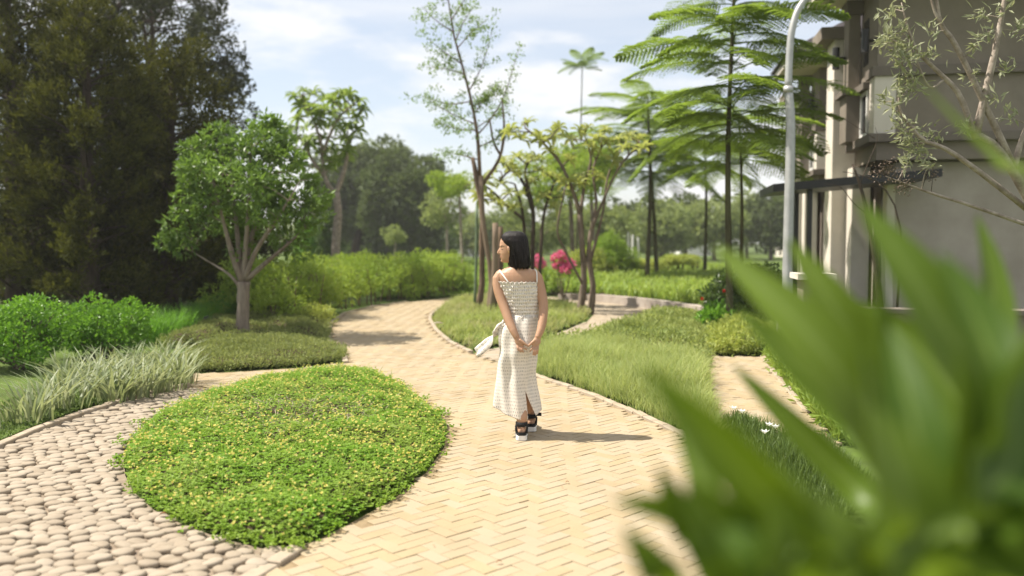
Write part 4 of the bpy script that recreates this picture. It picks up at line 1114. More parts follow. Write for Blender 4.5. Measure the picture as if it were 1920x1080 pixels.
# ---- the tall slim tree with its stakes on the island
def slim_tree():
    Y = 19.2
    b = G(893, 584)
    mb = MB()
    nodes = stems(mb, [(pxs(Y, [(893, 585), (904, 540), (903, 470), (904, 400), (893, 330), (886, 295)]), (0.09, 0.07, 0.06, 0.055, 0.065, 0.04)),
                       (pxs(Y, [(900, 330), (896, 260), (884, 190), (866, 120), (850, 60), (835, -40)]), (0.045, 0.038, 0.032, 0.026, 0.02, 0.012)),
                       (pxs(Y, [(905, 345), (935, 300), (945, 250), (942, 190)]), (0.045, 0.036, 0.03, 0.018)),
                       (pxs(Y, [(938, 290), (925, 265), (920, 235), (918, 225)]), (0.03, 0.026, 0.022, 0.02)),
                       (pxs(Y, [(893, 255), (915, 230), (945, 180), (975, 85)]), (0.02, 0.016, 0.012, 0.005))], 8, 0.10)
    main = [P(x, y, Y) for x, y in [(896, 260), (884, 190), (875, 150), (866, 120), (850, 60), (838, -20)]]
    cs = []
    br = [((890, 232), (850, 215), (800, 185)), ((884, 190), (840, 195), (790, 180)), ((888, 215), (915, 180), (940, 160)), ((893, 245), (850, 240), (815, 225)), ((880, 170), (905, 120), (925, 50)),
          ((872, 140), (840, 130), (800, 125)), ((866, 120), (830, 95), (800, 70)), ((858, 90), (885, 60), (915, 35)), ((850, 60), (820, 40), (790, 12)), ((855, 75), (870, 40), (890, 10)), ((845, 40), (870, 0), (885, -30)),
          ((900, 300), (860, 290), (832, 285)), ((893, 240), (930, 215), (955, 190)), ((898, 275), (930, 260), (950, 240)), ((840, 0), (815, -15), (800, -40)), ((886, 200), (905, 190), (925, 175))]
    for a, m, e in br:
        dz = rng.normal(0, 0.4)
        q = spline([P(*a, Y), P(*m, Y + dz * 0.5), P(*e, Y + dz)], 7)
        mb.tube(q, np.linspace(0.016, 0.004, 7), 5, False)
        for t in np.linspace(1.5, 6, 15):
            i = int(t); f = t - i
            p = q[i] if i >= 6 else q[i] * (1 - f) + q[i + 1] * f
            cs.append(p + rng.normal(0, 0.10, 3))
    for t in np.linspace(0, 4.9, 12):
        q = np.array(main); i = int(t); f = t - i
        cs.append(q[i] * (1 - f) + q[i + 1] * f + rng.normal(0, 0.12, 3))
    for f in np.linspace(0, 1, 9):
        cs.append(P(945 + 30 * f, 180 - 95 * f, Y) + rng.normal(0, 0.04, 3))
    V, T = cloud(np.array(cs), rng.uniform(0.09, 0.20, len(cs)), 20, 0.07, 0.036, 0.2, 0.5, 0.1)
    finish_tree('slim_tree', 'tall slim sparse-leaved tree standing on the island left of the woman', b, mb, MAT['bark_brown'], V, T, FOL['sparse'])
    def stake(name, lab, pts, r, mat, Yd=0.0, n=8):
        m = MB(); q = spline(pxs(Y + Yd, pts), 8); m.tube(q, np.linspace(r, r * 0.85, 8), n, True, 0.06)
        props(link(name, m.mesh(name, True), mat), lab, 'stake', 'stakes around the slim tree')
    stake('tree_stake', 'thin green pole standing left of the slim trunk', [(890, 575), (893, 480), (894, 385)], 0.035, MAT['stake'], -0.15)
    stake('tree_stake', 'slanting brown timber prop crossing the slim trunk', [(913, 600), (921, 520), (906, 420), (902, 330)], 0.06, MAT['wood'], -0.5)
    stake('tree_stake', 'thick sawn off brown post left of the woman', [(917, 604), (927, 520), (929, 418)], 0.078, MAT['wood'], -0.9, 10)
    stake('tree_stake', 'second brown post close to the left arm of the woman', [(926, 585), (938, 510), (938, 425)], 0.07, MAT['bark_brown'], -0.3)
slim_tree()

# ---- fern trees: slim trunks with long feathery fronds
def frond_mesh(npair=22, nleaf=12, droop=0.16):
    V, Q, T, off = [], [], [], 0
    mb = MB()
    t = np.linspace(0, 1, 9)
    rach = np.stack([t, 0 * t, 0.09 * np.sin(t * math.pi * 0.8) - droop * t ** 2], 1)
    mb.tube(rach, np.linspace(0.008, 0.002, 9), 4, False)
    cs, ds, Ls, Ws, Ns = [], [], [], [], []
    for k in range(npair):
        s = 0.20 + 0.78 * k / (npair - 1)
        c = np.array([np.interp(s, t, rach[:, j]) for j in range(3)])
        pl = 0.25 * math.sin(math.pi * (0.22 + 0.76 * (k / (npair - 1)) ** 0.9)) ** 0.75 + 0.02
        for sd in (-1, 1):
            d = unit(np.array((0.55, sd * 1.0, rng.normal(-0.05, 0.08))))
            side = unit(np.cross(d, (0, 0, 1)))
            for q in range(nleaf):
                f = (q + 0.5) / nleaf
                p = c + d * pl * f + np.array((0, 0, -0.25 * pl * f * f))
                for s2 in (-1, 1):
                    cs.append(p); ds.append(side * s2 + d * 0.55 + np.array((0, 0, rng.normal(-0.15, 0.12))))
                    Ls.append(0.047 * (1 - 0.4 * f)); Ws.append(0.021)
    v, tt = leaves(np.array(cs), np.array(ds), np.array(Ls), np.array(Ws), np.repeat([[0, 0, 1.0]], len(cs), 0), 0.1)
    mb.add(v, None, tt)
    me = mb.mesh('frond'); me.materials.append(FOL['fern'])
    return me
FR = [frond_mesh(droop=d) for d in (0.08, 0.18, 0.32)]
def fern_tree(label, px, base_py, Y, r, top_py, whorls, lean=0.0, group='fern trees behind the raised bed', bark='bark_green'):
    b = np.array(((px - 960) / FPX * Y, Y, 0.1))
    top = P(px + lean, top_py, Y)
    root = empty('fern_tree', tuple(b), label, 'tree', group)
    mb = MB()
    mb.tube(spline([b + (0, 0, -0.2), (b + top) / 2 + (rng.normal(0, 0.04), 0, 0), top], 12), np.linspace(r, r * 0.35, 12), 9, True, 0.05)
    link('trunk', mb.mesh('trunk', True), MAT[bark], root)
    for py, nfr, L, tilt in whorls:
        c = P(px + lean * (base_py - py) / max(1, base_py - top_py), py, Y)
        a0 = rng.uniform(0, 6.28)
        for k in range(nfr):
            o = bpy.data.objects.new('frond', FR[rng.integers(3)]); COL.objects.link(o); o.parent = root
            o.location = tuple(c - b + np.array((0, 0, rng.normal(0, 0.08))))
            s = L * rng.uniform(0.8, 1.1); o.scale = (s, s, s)
            o.rotation_euler = (rng.normal(0, 0.15), -tilt + rng.normal(0, 0.10), a0 + k * 2 * math.pi / nfr + rng.normal(0, 0.15))
    return root
fern_tree('largest fern tree with a thick trunk and layered fronds beside the lamp post', 1371, 540, 14.4, 0.068, -30,
          [(-45, 8, 1.5, 0.55), (5, 7, 1.75, 0.30), (45, 6, 1.9, 0.15), (85, 6, 1.95, 0.06), (125, 6, 2.0, 0.0), (165, 7, 2.0, -0.05), (205, 7, 1.95, -0.10), (240, 6, 1.8, -0.18)], lean=6)
fern_tree('lower fern tree close behind the thick fern tree trunk', 1387, 540, 18.5, 0.055, 235, [(235, 7, 1.7, 0.2), (268, 8, 1.9, -0.02), (300, 7, 1.75, -0.15)])
fern_tree('slim fern tree with the straight dark trunk left of the fern group', 1212, 534, 28, 0.09, 180, [(195, 7, 2.3, 0.2), (225, 8, 3.0, 0.1), (258, 9, 3.2, -0.02), (298, 8, 2.9, -0.15)], lean=2)
fern_tree('slim fern tree with a slightly curved trunk, second from the left', 1233, 524, 31, 0.09, 235, [(240, 7, 2.4, 0.22), (280, 9, 2.9, 0.02), (322, 8, 2.6, -0.15)], lean=-18)
fern_tree('thin fern tree standing between the two pairs', 1321, 520, 33, 0.08, 240, [(235, 7, 2.6, 0.22), (275, 9, 2.9, 0.02), (315, 8, 2.6, -0.15)])
fern_tree('small distant fern tree with a bare pole and tiny umbrella crown', 1078, 510, 40, 0.06, 118, [(124, 9, 1.15, 0.45), (128, 7, 1.1, 0.15)], lean=14)

# ---- grey-green tree reaching in at the right edge
def right_tree():
    Y = 7.2
    b = np.array((5.0, 7.4, 0.0))
    mb = MB()
    paths = [(([b + (0, 0, -0.1), P(2010, 620, Y), P(1960, 440, Y), P(1880, 290, Y), P(1830, 250, Y)]), (0.07, 0.06, 0.05, 0.035, 0.028)),
             (pxs(Y, [(1830, 260), (1800, 180), (1765, 140), (1720, 95), (1702, 50), (1690, 5)]), (0.028, 0.024, 0.02, 0.013, 0.008, 0.005)),
             (pxs(Y, [(1935, 400, .1), (1820, 310), (1765, 275), (1730, 262), (1692, 215), (1685, 185), (1700, 150)]), (0.026, 0.022, 0.018, 0.016, 0.013, 0.009, 0.005)),
             (pxs(Y, [(1950, 430), (1820, 385), (1755, 365), (1700, 345), (1660, 330)]), (0.018, 0.015, 0.012, 0.008, 0.004)),
             (pxs(Y, [(1900, 310), (1800, 100), (1765, 45), (1755, -10)]), (0.03, 0.022, 0.018, 0.012)),
             (pxs(Y, [(1765, 45), (1752, 20), (1742, -20)]), (0.016, 0.012, 0.008)),
             (pxs(Y, [(1770, 150), (1740, 160), (1700, 70), (1668, 60)]), (0.01, 0.008, 0.006, 0.003)),
             (pxs(Y, [(1830, 250), (1860, 120), (1880, 20), (1890, -60)]), (0.035, 0.028, 0.02, 0.012)),
             (pxs(Y, [(1900, 320), (1920, 250), (1960, 180)]), (0.03, 0.02, 0.012))]
    nodes = stems(mb, paths, 7, 0.08, 14)
    tips = pxs(Y, [(1660, 35), (1668, 62), (1680, 70), (1692, 50), (1700, 80), (1655, 72), (1660, 82), (1678, 95), (1690, 100), (1700, 120), (1675, 112), (1720, 110), (1690, 140), (1712, 140), (1690, 160), (1720, 160),
                   (1670, 190), (1690, 180), (1680, 205), (1700, 235), (1690, 250), (1720, 235), (1740, 250), (1700, 270), (1725, 280), (1745, 285), (1765, 255), (1700, 300), (1730, 310), (1690, 10), (1745, 60), (1740, 110),
                   (1850, 60), (1880, 20), (1900, 120), (1860, 180), (1890, 220), (1820, 90), (1840, 30), (1910, 60), (1800, 240), (1830, 140)])
    tips = np.array(tips) + rng.normal(0, 0.06, (len(tips), 3)) * (0.3, 1, 0.3)
    twigs(mb, nodes, tips, 0.006, 0.0025, 5)
    idx = np.repeat(np.arange(len(tips)), 20); m = len(idx)
    d = rdir(m) + np.array((-0.35, -0.1, 0.1))
    V, T = leaves(tips[idx] + rng.normal(0, 0.035, (m, 3)), d, rng.uniform(0.065, 0.11, m), rng.uniform(0.019, 0.028, m))
    root = finish_tree('grey_green_tree', 'thin tree with grey green narrow leaves reaching in from the right edge', b, mb, MAT['bark_pale'], V, T, FOL['sage'])
    # dry seed heads
    heads = np.array(pxs(Y, [(1640, 325), (1655, 318), (1665, 308), (1672, 330), (1690, 335), (1690, 355), (1700, 350), (1750, 330), (1740, 320)]))
    idx = np.repeat(np.arange(len(heads)), 40); m = len(idx)
    V, T = leaves(heads[idx] + rng.normal(0, 0.03, (m, 3)), rdir(m), 0.022, 0.014)
    props(link('seed_heads', mesh_np('seed_heads', V, None, T), MAT['bark_grey'], root), kind='stuff')
    m2 = MB()
    twigs(m2, nodes, heads, 0.004, 0.002, 4)
    link('dry_twigs', m2.mesh('dry_twigs', True), MAT['bark_dark'], root)
right_tree()
def bare_sapling():
    Y = 11.0
    b = np.array((G(1660, 700)[0] * 11.0 / G(1660, 700)[1], Y, 0.0))
    m = MB()
    stems(m, [([b + (0, 0, -0.05), P(1645, 520, Y), P(1630, 420, Y), P(1612, 345, Y), P(1598, 308, Y)], (0.04, 0.034, 0.028, 0.02, 0.01)),
              ([b + (0.05, 0, -0.05), P(1690, 500, Y), P(1682, 400, Y), P(1655, 350, Y), P(1620, 330, Y), P(1580, 322, Y)], (0.02, 0.016, 0.012, 0.009, 0.006, 0.003)),
              (pxs(Y, [(1625, 400), (1600, 380), (1575, 350), (1545, 345)]), (0.008, 0.006, 0.004, 0.002)),
              (pxs(Y, [(1612, 345), (1630, 300), (1645, 262), (1640, 235)]), (0.008, 0.006, 0.004, 0.002)),
              (pxs(Y, [(1640, 260), (1610, 240), (1570, 215)]), (0.005, 0.004, 0.002))], 6, 0.05)
    props(link('bare_sapling', m.mesh('bare_sapling', True), MAT['bark_dark']), 'leafless dark sapling in front of the house wall', 'tree')
bare_sapling()

# ================================================================== HOUSES
def house(label, C0, ang, w=7.5, carport=False):
    e1 = np.array((math.sin(ang), math.cos(ang))); e2 = np.array((math.cos(ang), -math.sin(ang)))
    root = empty('terrace_house', (C0[0], C0[1], 0), label, 'house', 'terrace houses at the right')
    def tr(V):
        xy = C0 + V[:, :1] * e2 + V[:, 1:2] * e1
        return np.column_stack([xy, V[:, 2]])
    def part(name, boxes, mat, parent=root):
        m = MB()
        for (u0, u1, v0, v1, z0, z1) in boxes: m.box((u0, v0, z0), (u1, v1, z1), tr)
        me = m.mesh(name)
        me.materials.append(MAT[mat])
        o = bpy.data.objects.new(name, me); COL.objects.link(o); o.parent = parent
        o.location = (-C0[0], -C0[1], 0) if parent is root else (0, 0, 0)
        return o
    part('upper_wall', [(0, w, 0, 1.15, 3.42, 6.0)], 'plaster')
    part('bay_panel', [(0.02, w, 0.02, 1.6, 2.98, 3.28)], 'plaster')
    part('sill_band', [(-0.14, w + 0.1, -0.13, 1.72, 3.28, 3.42)], 'trim')
    part('string_course', [(-0.10, w + 0.08, -0.10, 0.42, 4.40, 4.56)], 'trim')
    part('corner_pilaster', [(-0.05, 0.3, -0.05, 0.28, 3.42, 4.40)], 'plaster_pale')
    part('window_ledge', [(-0.12, 0.3, 0.46, 1.12, 4.28, 4.40)], 'trim')
    wd = part('side_window', [(-0.035, 0.1, 0.52, 0.58, 3.46, 4.27), (-0.035, 0.1, 0.98, 1.04, 3.46, 4.27), (-0.03, 0.1, 0.58, 0.98, 3.46, 3.52), (-0.03, 0.1, 0.58, 0.98, 4.21, 4.27)], 'white')
    part('pane', [(-0.012, 0.05, 0.582, 0.978, 3.522, 4.208)], 'glass', wd)
    part('slot_window', [(-0.012, 0.05, 0.62, 0.95, 4.75, 5.55)], 'glass')
    part('pier', [(-0.24, -0.04, 1.1, 1.5, 4.36, 5.75)], 'plaster')
    part('pier_capital', [(-0.29, -0.0, 1.05, 1.55, 5.75, 5.998)], 'trim')
    part('pier_base', [(-0.27, -0.02, 1.05, 1.6, 3.42, 4.27)], 'plaster')
    part('pier_ledge', [(-0.36, 0.02, 0.98, 1.66, 4.27, 4.36)], 'trim')
    part('tall_pillar', [(-0.36, 0.3, 1.74, 2.4, 0, 5.45)], 'plaster_pale')
    part('bracket_beam', [(-0.62, 0.1, 1.66, 2.6, 5.45, 5.68)], 'plaster')
    part('rear_wall', [(0.32, w, 1.9, 2.4, 0, 5.9), (1.3, w, 2.4, 6.2, 0, 5.88)], 'plaster')
    part('ground_wall', [(0.42, w, 0.35, 1.88, 0, 2.96)], 'plaster_stain')
    part('ground_pier', [(-0.1, 0.22, 1.2, 1.62, 0, 2.96)], 'plaster_pale')
    part('door_pier', [(0.28, 0.415, 0.28, 0.55, 0, 2.75)], 'plaster_pale')
    gw = part('ground_window', [(0.405, 0.418, 0.62, 0.70, 0.9, 2.6), (0.405, 0.418, 1.08, 1.16, 0.9, 2.6), (0.405, 0.418, 0.70, 1.08, 2.52, 2.6), (0.405, 0.418, 0.70, 1.08, 0.9, 0.98)], 'black')
    part('pane', [(0.412, 0.419, 0.70, 1.08, 0.98, 2.52)], 'glass', gw)
    # eave slab with fascia and hipped tiled roof
    part('eave_soffit', [(-0.9, w + 0.9, -0.9, 1.68, 6.0, 6.16)], 'plaster_pale')
    part('rear_eave', [(0.70, w + 0.3, 1.72, 6.4, 5.9, 6.06)], 'plaster_pale')
    rf = MB()
    z0, z1, run = 6.07, 7.9, 3.2
    nrow = 9
    for k in range(nrow):       # stepped courses of tiles, one box ring per row on the street side and the near side
        f0, f1 = k / nrow, (k + 1.08) / nrow
        a0, a1 = 0.62 + run * f0, 0.62 + run * f1
        za, zb = z0 + (z1 - z0) * f0 + 0.02, z0 + (z1 - z0) * f1 + 0.0
        y0 = 1.74
        V = np.array([(a0, y0 + run * f0 * 0.8, za), (a0, 6.5 - run * f0 * 0.5, za), (a1, 6.5 - run * f1 * 0.5, zb), (a1, y0 + run * f1 * 0.8, zb),
                      (a0, y0 + run * f0 * 0.8, za + 0.07), (a0, 6.5 - run * f0 * 0.5, za + 0.07), (a1, 6.5 - run * f1 * 0.5, zb + 0.05), (a1, y0 + run * f1 * 0.8, zb + 0.05)])
        rf.add(tr(V), [(0, 1, 2, 3), (7, 6, 5, 4), (0, 4, 5, 1), (1, 5, 6, 2), (2, 6, 7, 3), (3, 7, 4, 0)])
        V = np.array([(a0, y0 + run * f0 * 0.8, za), (w, y0 + run * f0 * 0.8, za), (w, y0 + run * f1 * 0.8, zb), (a1, y0 + run * f1 * 0.8, zb),
                      (a0, y0 + run * f0 * 0.8, za + 0.068), (w, y0 + run * f0 * 0.8, za + 0.068), (w, y0 + run * f1 * 0.8, zb + 0.048), (a1, y0 + run * f1 * 0.8, zb + 0.048)])
        rf.add(tr(V), [(0, 1, 2, 3), (7, 6, 5, 4), (0, 4, 5, 1), (1, 5, 6, 2), (2, 6, 7, 3), (3, 7, 4, 0)])
    for k in range(10):
        f0, f1 = k / 10, (k + 1.1) / 10
        a0, a1 = -0.98 + 2.6 * f0, -0.98 + 2.6 * f1
        za, zb = 6.17 + 1.5 * f0, 6.17 + 1.5 * f1
        y0, y1 = -0.98 + 1.3 * f0, -0.98 + 1.3 * f1
        e0, e1_ = 1.76 - 1.3 * f0, 1.76 - 1.3 * f1
        for V in ([(a0, y0, za), (a0, e0, za), (a1, e1_, zb), (a1, y1, zb)], [(w + 0.9, y0, za), (a0, y0, za), (a1, y1, zb), (w + 0.9, y1, zb)], [(a0, e0, za), (w + 0.9, e0, za), (w + 0.9, e1_, zb), (a1, e1_, zb)]):
            V = np.array(V); V = np.concatenate([V, V + (0, 0, 0.06)])
            rf.add(tr(V), [(3, 2, 1, 0), (4, 5, 6, 7), (0, 1, 5, 4), (1, 2, 6, 5), (2, 3, 7, 6), (3, 0, 4, 7)])
    o = bpy.data.objects.new('roof', rf.mesh('roof')); o.data.materials.append(MAT['tile']); COL.objects.link(o); o.parent = root; o.location = (-C0[0], -C0[1], 0)
    def lamp(u, v, z):
        m = MB()
        c = tr(np.array([(u, v, z)]))[0]
        m.tube([c + (0, 0, -0.2), c + (0, 0, 0.2)], 0.065, 12)
        m.tube([c, tr(np.array([(u + 0.18, v, z)]))[0]], 0.03, 6)
        l = bpy.data.objects.new('wall_lamp', m.mesh('wall_lamp')); l.data.materials.append(MAT['black']); COL.objects.link(l); l.parent = root; l.location = (-C0[0], -C0[1], 0)
    lamp(-0.17, 0.15, 5.05); lamp(-0.42, 1.3, 5.0)
    return root, tr
C1 = P(1641, 300, 14.6)[:2]
C2 = P(1534, 300, 21.6)[:2]
house('near terrace house with a dark upper storey and black wall lamps at the right edge', C1, R(9.5))
house('second terrace house further back behind the lamp post', C2, R(9.5))
C3 = P(1500, 300, 34)[:2]

# black carport roof between the lamp post and the near house
def carport():
    root = empty('carport', tuple(G(1514, 625)), 'black flat carport roof on a dark post beside the near house', 'carport')
    a = R(9.5); e1 = np.array((math.sin(a), math.cos(a))); e2 = np.array((math.cos(a), -math.sin(a)))
    n0 = P(1450, 353, 13.9)
    def q(u, v, z): return np.array((*(n0[:2] + u * e2 + v * e1), n0[2] + z))
    m = MB()
    V = []
    for t in (-0.06, 0.07):
        V += [q(0, 0, t), q(2.6, 0, t + 0.22), q(2.6, 1.75, t + 0.22), q(0, 1.75, t)]
    m.add(V, [(0, 3, 2, 1), (4, 5, 6, 7), (0, 1, 5, 4), (1, 2, 6, 5), (2, 3, 7, 6), (3, 0, 4, 7)])
    link('roof_panel', m.mesh('roof_panel'), MAT['black'], root)
    for u, v in ((0.62, 0.25), (0.62, 1.55)):
        m = MB(); c = q(u, v, 0)
        m.box((c[0] - 0.035, c[1] - 0.035, 0), (c[0] + 0.035, c[1] + 0.035, c[2] + 0.03))
        link('post', m.mesh('post'), MAT['black'], root)
carport()

# lamp post with its swan neck
def lamp_post():
    Y = 12.4
    b = P(1475, 600, Y); b[2] = 0
    root = empty('lamp_post', tuple(b), 'grey galvanised lamp post curving over at the top in front of the houses', 'lamp post')
    m = MB()
    pts = [b, b + (0, 0, 1.5), b + (0.01, 0, 3.2), P(1478, 165, Y)]
    m.tube(spline(pts, 10), np.linspace(0.078, 0.061, 10), 14)
    link('pole', m.mesh('pole', True), MAT['galv'], root)
    m = MB()
    j = P(1478, 166, Y)
    m.tube(spline([j, P(1480, 110, Y), P(1484, 62, Y), P(1495, 22, Y), P(1515, -6, Y), P(1545, -25, Y), P(1600, -40, Y)], 26), np.linspace(0.054, 0.043, 26), 14)
    link('curved_arm', m.mesh('curved_arm', True), MAT['galv'], root)
    m = MB(); m.tube([j + (0, 0, -0.06), j + (0, 0, 0.03)], 0.072, 14); link('collar', m.mesh('collar', True), MAT['galv'], root)
    m = MB(); e = P(1600, -40, Y)
    m.loft([(e + (-0.05, 0, 0), (0, 0.05, 0), (0, 0, 0.04)), (e + (0.1, 0, 0), (0, 0.12, 0), (0, 0, 0.06)), (e + (0.45, 0, 0.02), (0, 0.13, 0), (0, 0, 0.05)), (e + (0.6, 0, 0.02), (0, 0.06, 0), (0, 0, 0.03))], 12)
    link('lamp_head', m.mesh('lamp_head', True), MAT['galv'], root)
    m = MB(); m.box((b[0] - 0.15, b[1] - 0.15, -0.02), (b[0] + 0.15, b[1] + 0.15, 0.06)); link('base_plate', m.mesh('base_plate'), MAT['galv'], root)
lamp_post()

# boundary wall of the house garden
def boundary():
    a = R(9.5); e1 = np.array((math.sin(a), math.cos(a))); e2 = np.array((math.cos(a), -math.sin(a)))
    c = G(1503, 727)[:2]
    root = empty('boundary_wall', (c[0], c[1], 0), 'grey rendered boundary wall with pale capped piers behind the big leaves', 'wall')
    def tr(V): return np.column_stack([c + V[:, :1] * e2 + V[:, 1:2] * e1, V[:, 2]])
    def part(name, bx, mat):
        m = MB()
        for (u0, u1, v0, v1, z0, z1) in bx: m.box((u0, v0, z0), (u1, v1, z1), tr)
        link(name, m.mesh(name), MAT[mat], root)
    part('pier', [(0, 0.26, 0, 0.4, -0.03, 1.16)], 'plaster')
    part('coping', [(-0.07, 0.32, -0.07, 0.47, 1.16, 1.22)], 'plaster_pale')
    part('wall_panel', [(0.26, 6.0, 0.08, 0.3, -0.03, 0.80)], 'plaster')
    part('wall_coping', [(0.262, 6.0, 0.04, 0.34, 0.80, 0.85)], 'trim')
    for k in range(3):
        part('louvre', [(0.06, 0.20, -0.012, 0.01, 0.84 + 0.06 * k, 0.865 + 0.06 * k)], 'trim')
boundary()
for px, lab in ((1462, 'slim pale gate post left of the lamp post'), (1481, 'slim pale gate post right of the lamp post')):
    b = G(px, 648)
    m = MB(); m.box((b[0] - 0.035, b[1] - 0.035, -0.02), (b[0] + 0.035, b[1] + 0.035, 0.62)); m.box((b[0] - 0.045, b[1] - 0.045, 0.62), (b[0] + 0.045, b[1] + 0.045, 0.65))
    props(link('gate_post', m.mesh('gate_post'), MAT['plaster_pale']), lab, 'post', 'slim gate posts')

# ---- clipped flat canopies on posts, poles and far houses behind the raised bed
def flat_canopy(label, px0, px1, py, Y, hz):
    a, b = P(px0, py, Y), P(px1, py, Y)
    root = empty('trellis_canopy', ((a[0] + b[0]) / 2, Y, 0), label, 'trellis', 'creeper covered trellises')
    for t in (0.12, 0.5, 0.88):
        x = a[0] + (b[0] - a[0]) * t
        for dy in (-0.5, 0.5):
            m = MB(); m.tube([(x, Y + dy, 0), (x, Y + dy, a[2])], 0.05, 6)
            link('post', m.mesh('post'), MAT['bark_dark'], root)
    n = 30
    c = np.stack([rng.uniform(a[0], b[0], n), Y + rng.uniform(-0.8, 0.8, n), a[2] + rng.uniform(0, hz, n)], 1)
    V, T = cloud(c, rng.uniform(0.2, 0.35, n), 110, 0.14, 0.06)
    V[:, 2] = a[2] + (V[:, 2] - a[2]) * 0.7
    link('foliage', mesh_np('foliage', V, None, T), FOL['cover2'], root)
flat_canopy('flat creeper covered trellis left of the thin fern tree trunks', 1158, 1235, 500, 34, 0.3)
flat_canopy('flat creeper covered trellis right of the thin fern tree trunks', 1240, 1312, 492, 36, 0.3)
for px, Y, top, lab in [(1178, 37, 436, 'white pole left of the first fern tree trunk'), (1186, 42, 440, 'second white pole left of the fern tree trunks'), (1196, 42, 445, 'third white pole beside the dark fern tree trunk')]:
    x = (px - 960) / FPX * Y
    m = MB(); m.tube([(x, Y, 0), (x, Y, P(px, top, Y)[2])], (0.07, 0.055), 8); m.box((x - 0.12, Y - 0.12, -0.02), (x + 0.12, Y + 0.12, 0.06))
    props(link('white_pole', m.mesh('white_pole'), MAT['white']), lab, 'pole', 'white poles')
def far_house(label, px0, px1, top, Y, wallm, roofm):
    a, b = P(px0, top, Y), P(px1, top, Y)
    root = empty('far_house', ((a[0] + b[0]) / 2, Y, 0), label, 'house', 'far houses')
    h = a[2] * 0.72
    m = MB(); m.box((a[0], Y, -0.05), (b[0], Y + 6, h)); link('wall', m.mesh('wall'), MAT[wallm], root)
    m = MB(); mid = Y + 3
    V = [(a[0] - 0.5, Y - 0.5, h), (b[0] + 0.5, Y - 0.5, h), (b[0] + 0.5, Y + 6.5, h), (a[0] - 0.5, Y + 6.5, h), (a[0] + 0.8, mid, a[2]), (b[0] - 0.8, mid, a[2])]
    m.add(V, [(0, 1, 5, 4), (2, 3, 4, 5)], [(1, 2, 5), (3, 0, 4)]); m.add(np.array(V[:4]) - (0, 0, 0.01), [(3, 2, 1, 0)])
    link('roof', m.mesh('roof'), MAT[roofm], root)
    for t in np.linspace(0.15, 0.85, 4):
        x = a[0] + (b[0] - a[0]) * t
        m = MB(); m.box((x - 0.45, Y - 0.05, h * 0.45), (x + 0.45, Y + 0.02, h * 0.8))
        wo = link('window', m.mesh('window'), MAT['glass'], root)
far_house('pale far house glimpsed between the trunks left of the woman', 842, 900, 395, 95, 'white', 'tile')
far_house('white far house behind the thin fern trees', 1275, 1335, 412, 100, 'white', 'tile')
far_house('far house with a red tiled roof under the black carport', 1488, 1540, 392, 88, 'plaster_pale', 'red_tile')
m = MB(); a = G(822, 515); m.box((a[0] - 0.6, a[1] - 1.2, -0.01), (a[0] + 1.5, a[1] + 1.2, 0.05))
props(link('paving_slab', m.mesh('paving_slab'), MAT['plaster_pale']), 'pale paving slab lying on the far lawn', 'slab')

# ================================================================== THE WOMAN
def dress_mat():
    m, N, L, out = new_mat('printed_cream_cloth')
    uv = N.new('ShaderNodeUVMap')
    sx = N.new('ShaderNodeSeparateXYZ'); L.new(uv.outputs[0], sx.inputs[0])
    def mt(op, a, b=None, c=None):
        n = N.new('ShaderNodeMath'); n.operation = op
        for i, v in enumerate((a, b, c)):
            if v is None: continue
            if isinstance(v, (int, float)): n.inputs[i].default_value = v
            else: L.new(v, n.inputs[i])
        return n.outputs[0]
    v = mt('DIVIDE', sx.outputs[1], 0.026)
    row = mt('FLOOR', v); fv = mt('FRACT', v)
    u = mt('ADD', mt('DIVIDE', sx.outputs[0], 0.0135), mt('MULTIPLY', row, 0.37))
    col_i = mt('FLOOR', u); fu = mt('FRACT', u)
    wn_ = N.new('ShaderNodeTexWhiteNoise'); wn_.noise_dimensions = '2D'
    cb = N.new('ShaderNodeCombineXYZ'); L.new(row, cb.inputs[0]); L.new(col_i, cb.inputs[1]); L.new(cb.outputs[0], wn_.inputs['Vector'])
    a = mt('LESS_THAN', mt('ABSOLUTE', mt('SUBTRACT', fu, 0.5)), 0.17)
    b = mt('LESS_THAN', mt('ABSOLUTE', mt('SUBTRACT', fv, mt('ADD', 0.42, mt('MULTIPLY', wn_.outputs[0], 0.16)))), 0.25)
    f = mt('MULTIPLY', mt('MULTIPLY', a, b), mt('ADD', 0.45, mt('MULTIPLY', wn_.outputs[0], 0.5)))
    col = mixc(N, L, f, (0.70, 0.64, 0.56), (0.19, 0.165, 0.15))
    p = N.new('ShaderNodeBsdfPrincipled'); p.inputs['Roughness'].default_value = 0.6; p.inputs['Specular IOR Level'].default_value = 0.3
    p.inputs['Sheen Weight'].default_value = 0.2
    L.new(col, p.inputs['Base Color'])
    _, n = noise_fac(N, L, 55, 4, 0.6)
    bp = N.new('ShaderNodeBump'); bp.inputs['Strength'].default_value = 0.35; bp.inputs['Distance'].default_value = 0.006
    L.new(n.outputs['Fac'], bp.inputs['Height']); L.new(bp.outputs[0], p.inputs['Normal'])
    L.new(p.outputs[0], out.inputs['Surface'])
    return m
def skin_mat():
    m, N, L, out = new_mat('skin')
    f, _ = noise_fac(N, L, 9, 4, 0.6, 0.3, 0.7)
    col = mixc(N, L, f, (0.40, 0.225, 0.135), (0.45, 0.265, 0.165))
    p = N.new('ShaderNodeBsdfPrincipled'); p.inputs['Roughness'].default_value = 0.48; p.inputs['Specular IOR Level'].default_value = 0.4
    p.inputs['Subsurface Weight'].default_value = 0.12; p.inputs['Subsurface Radius'].default_value = (0.02, 0.008, 0.004)
    p.inputs['Subsurface Scale'].default_value = 0.5
    L.new(col, p.inputs['Base Color']); L.new(p.outputs[0], out.inputs['Surface'])
    return m
MAT['dress'] = dress_mat()
MAT['skin'] = skin_mat()
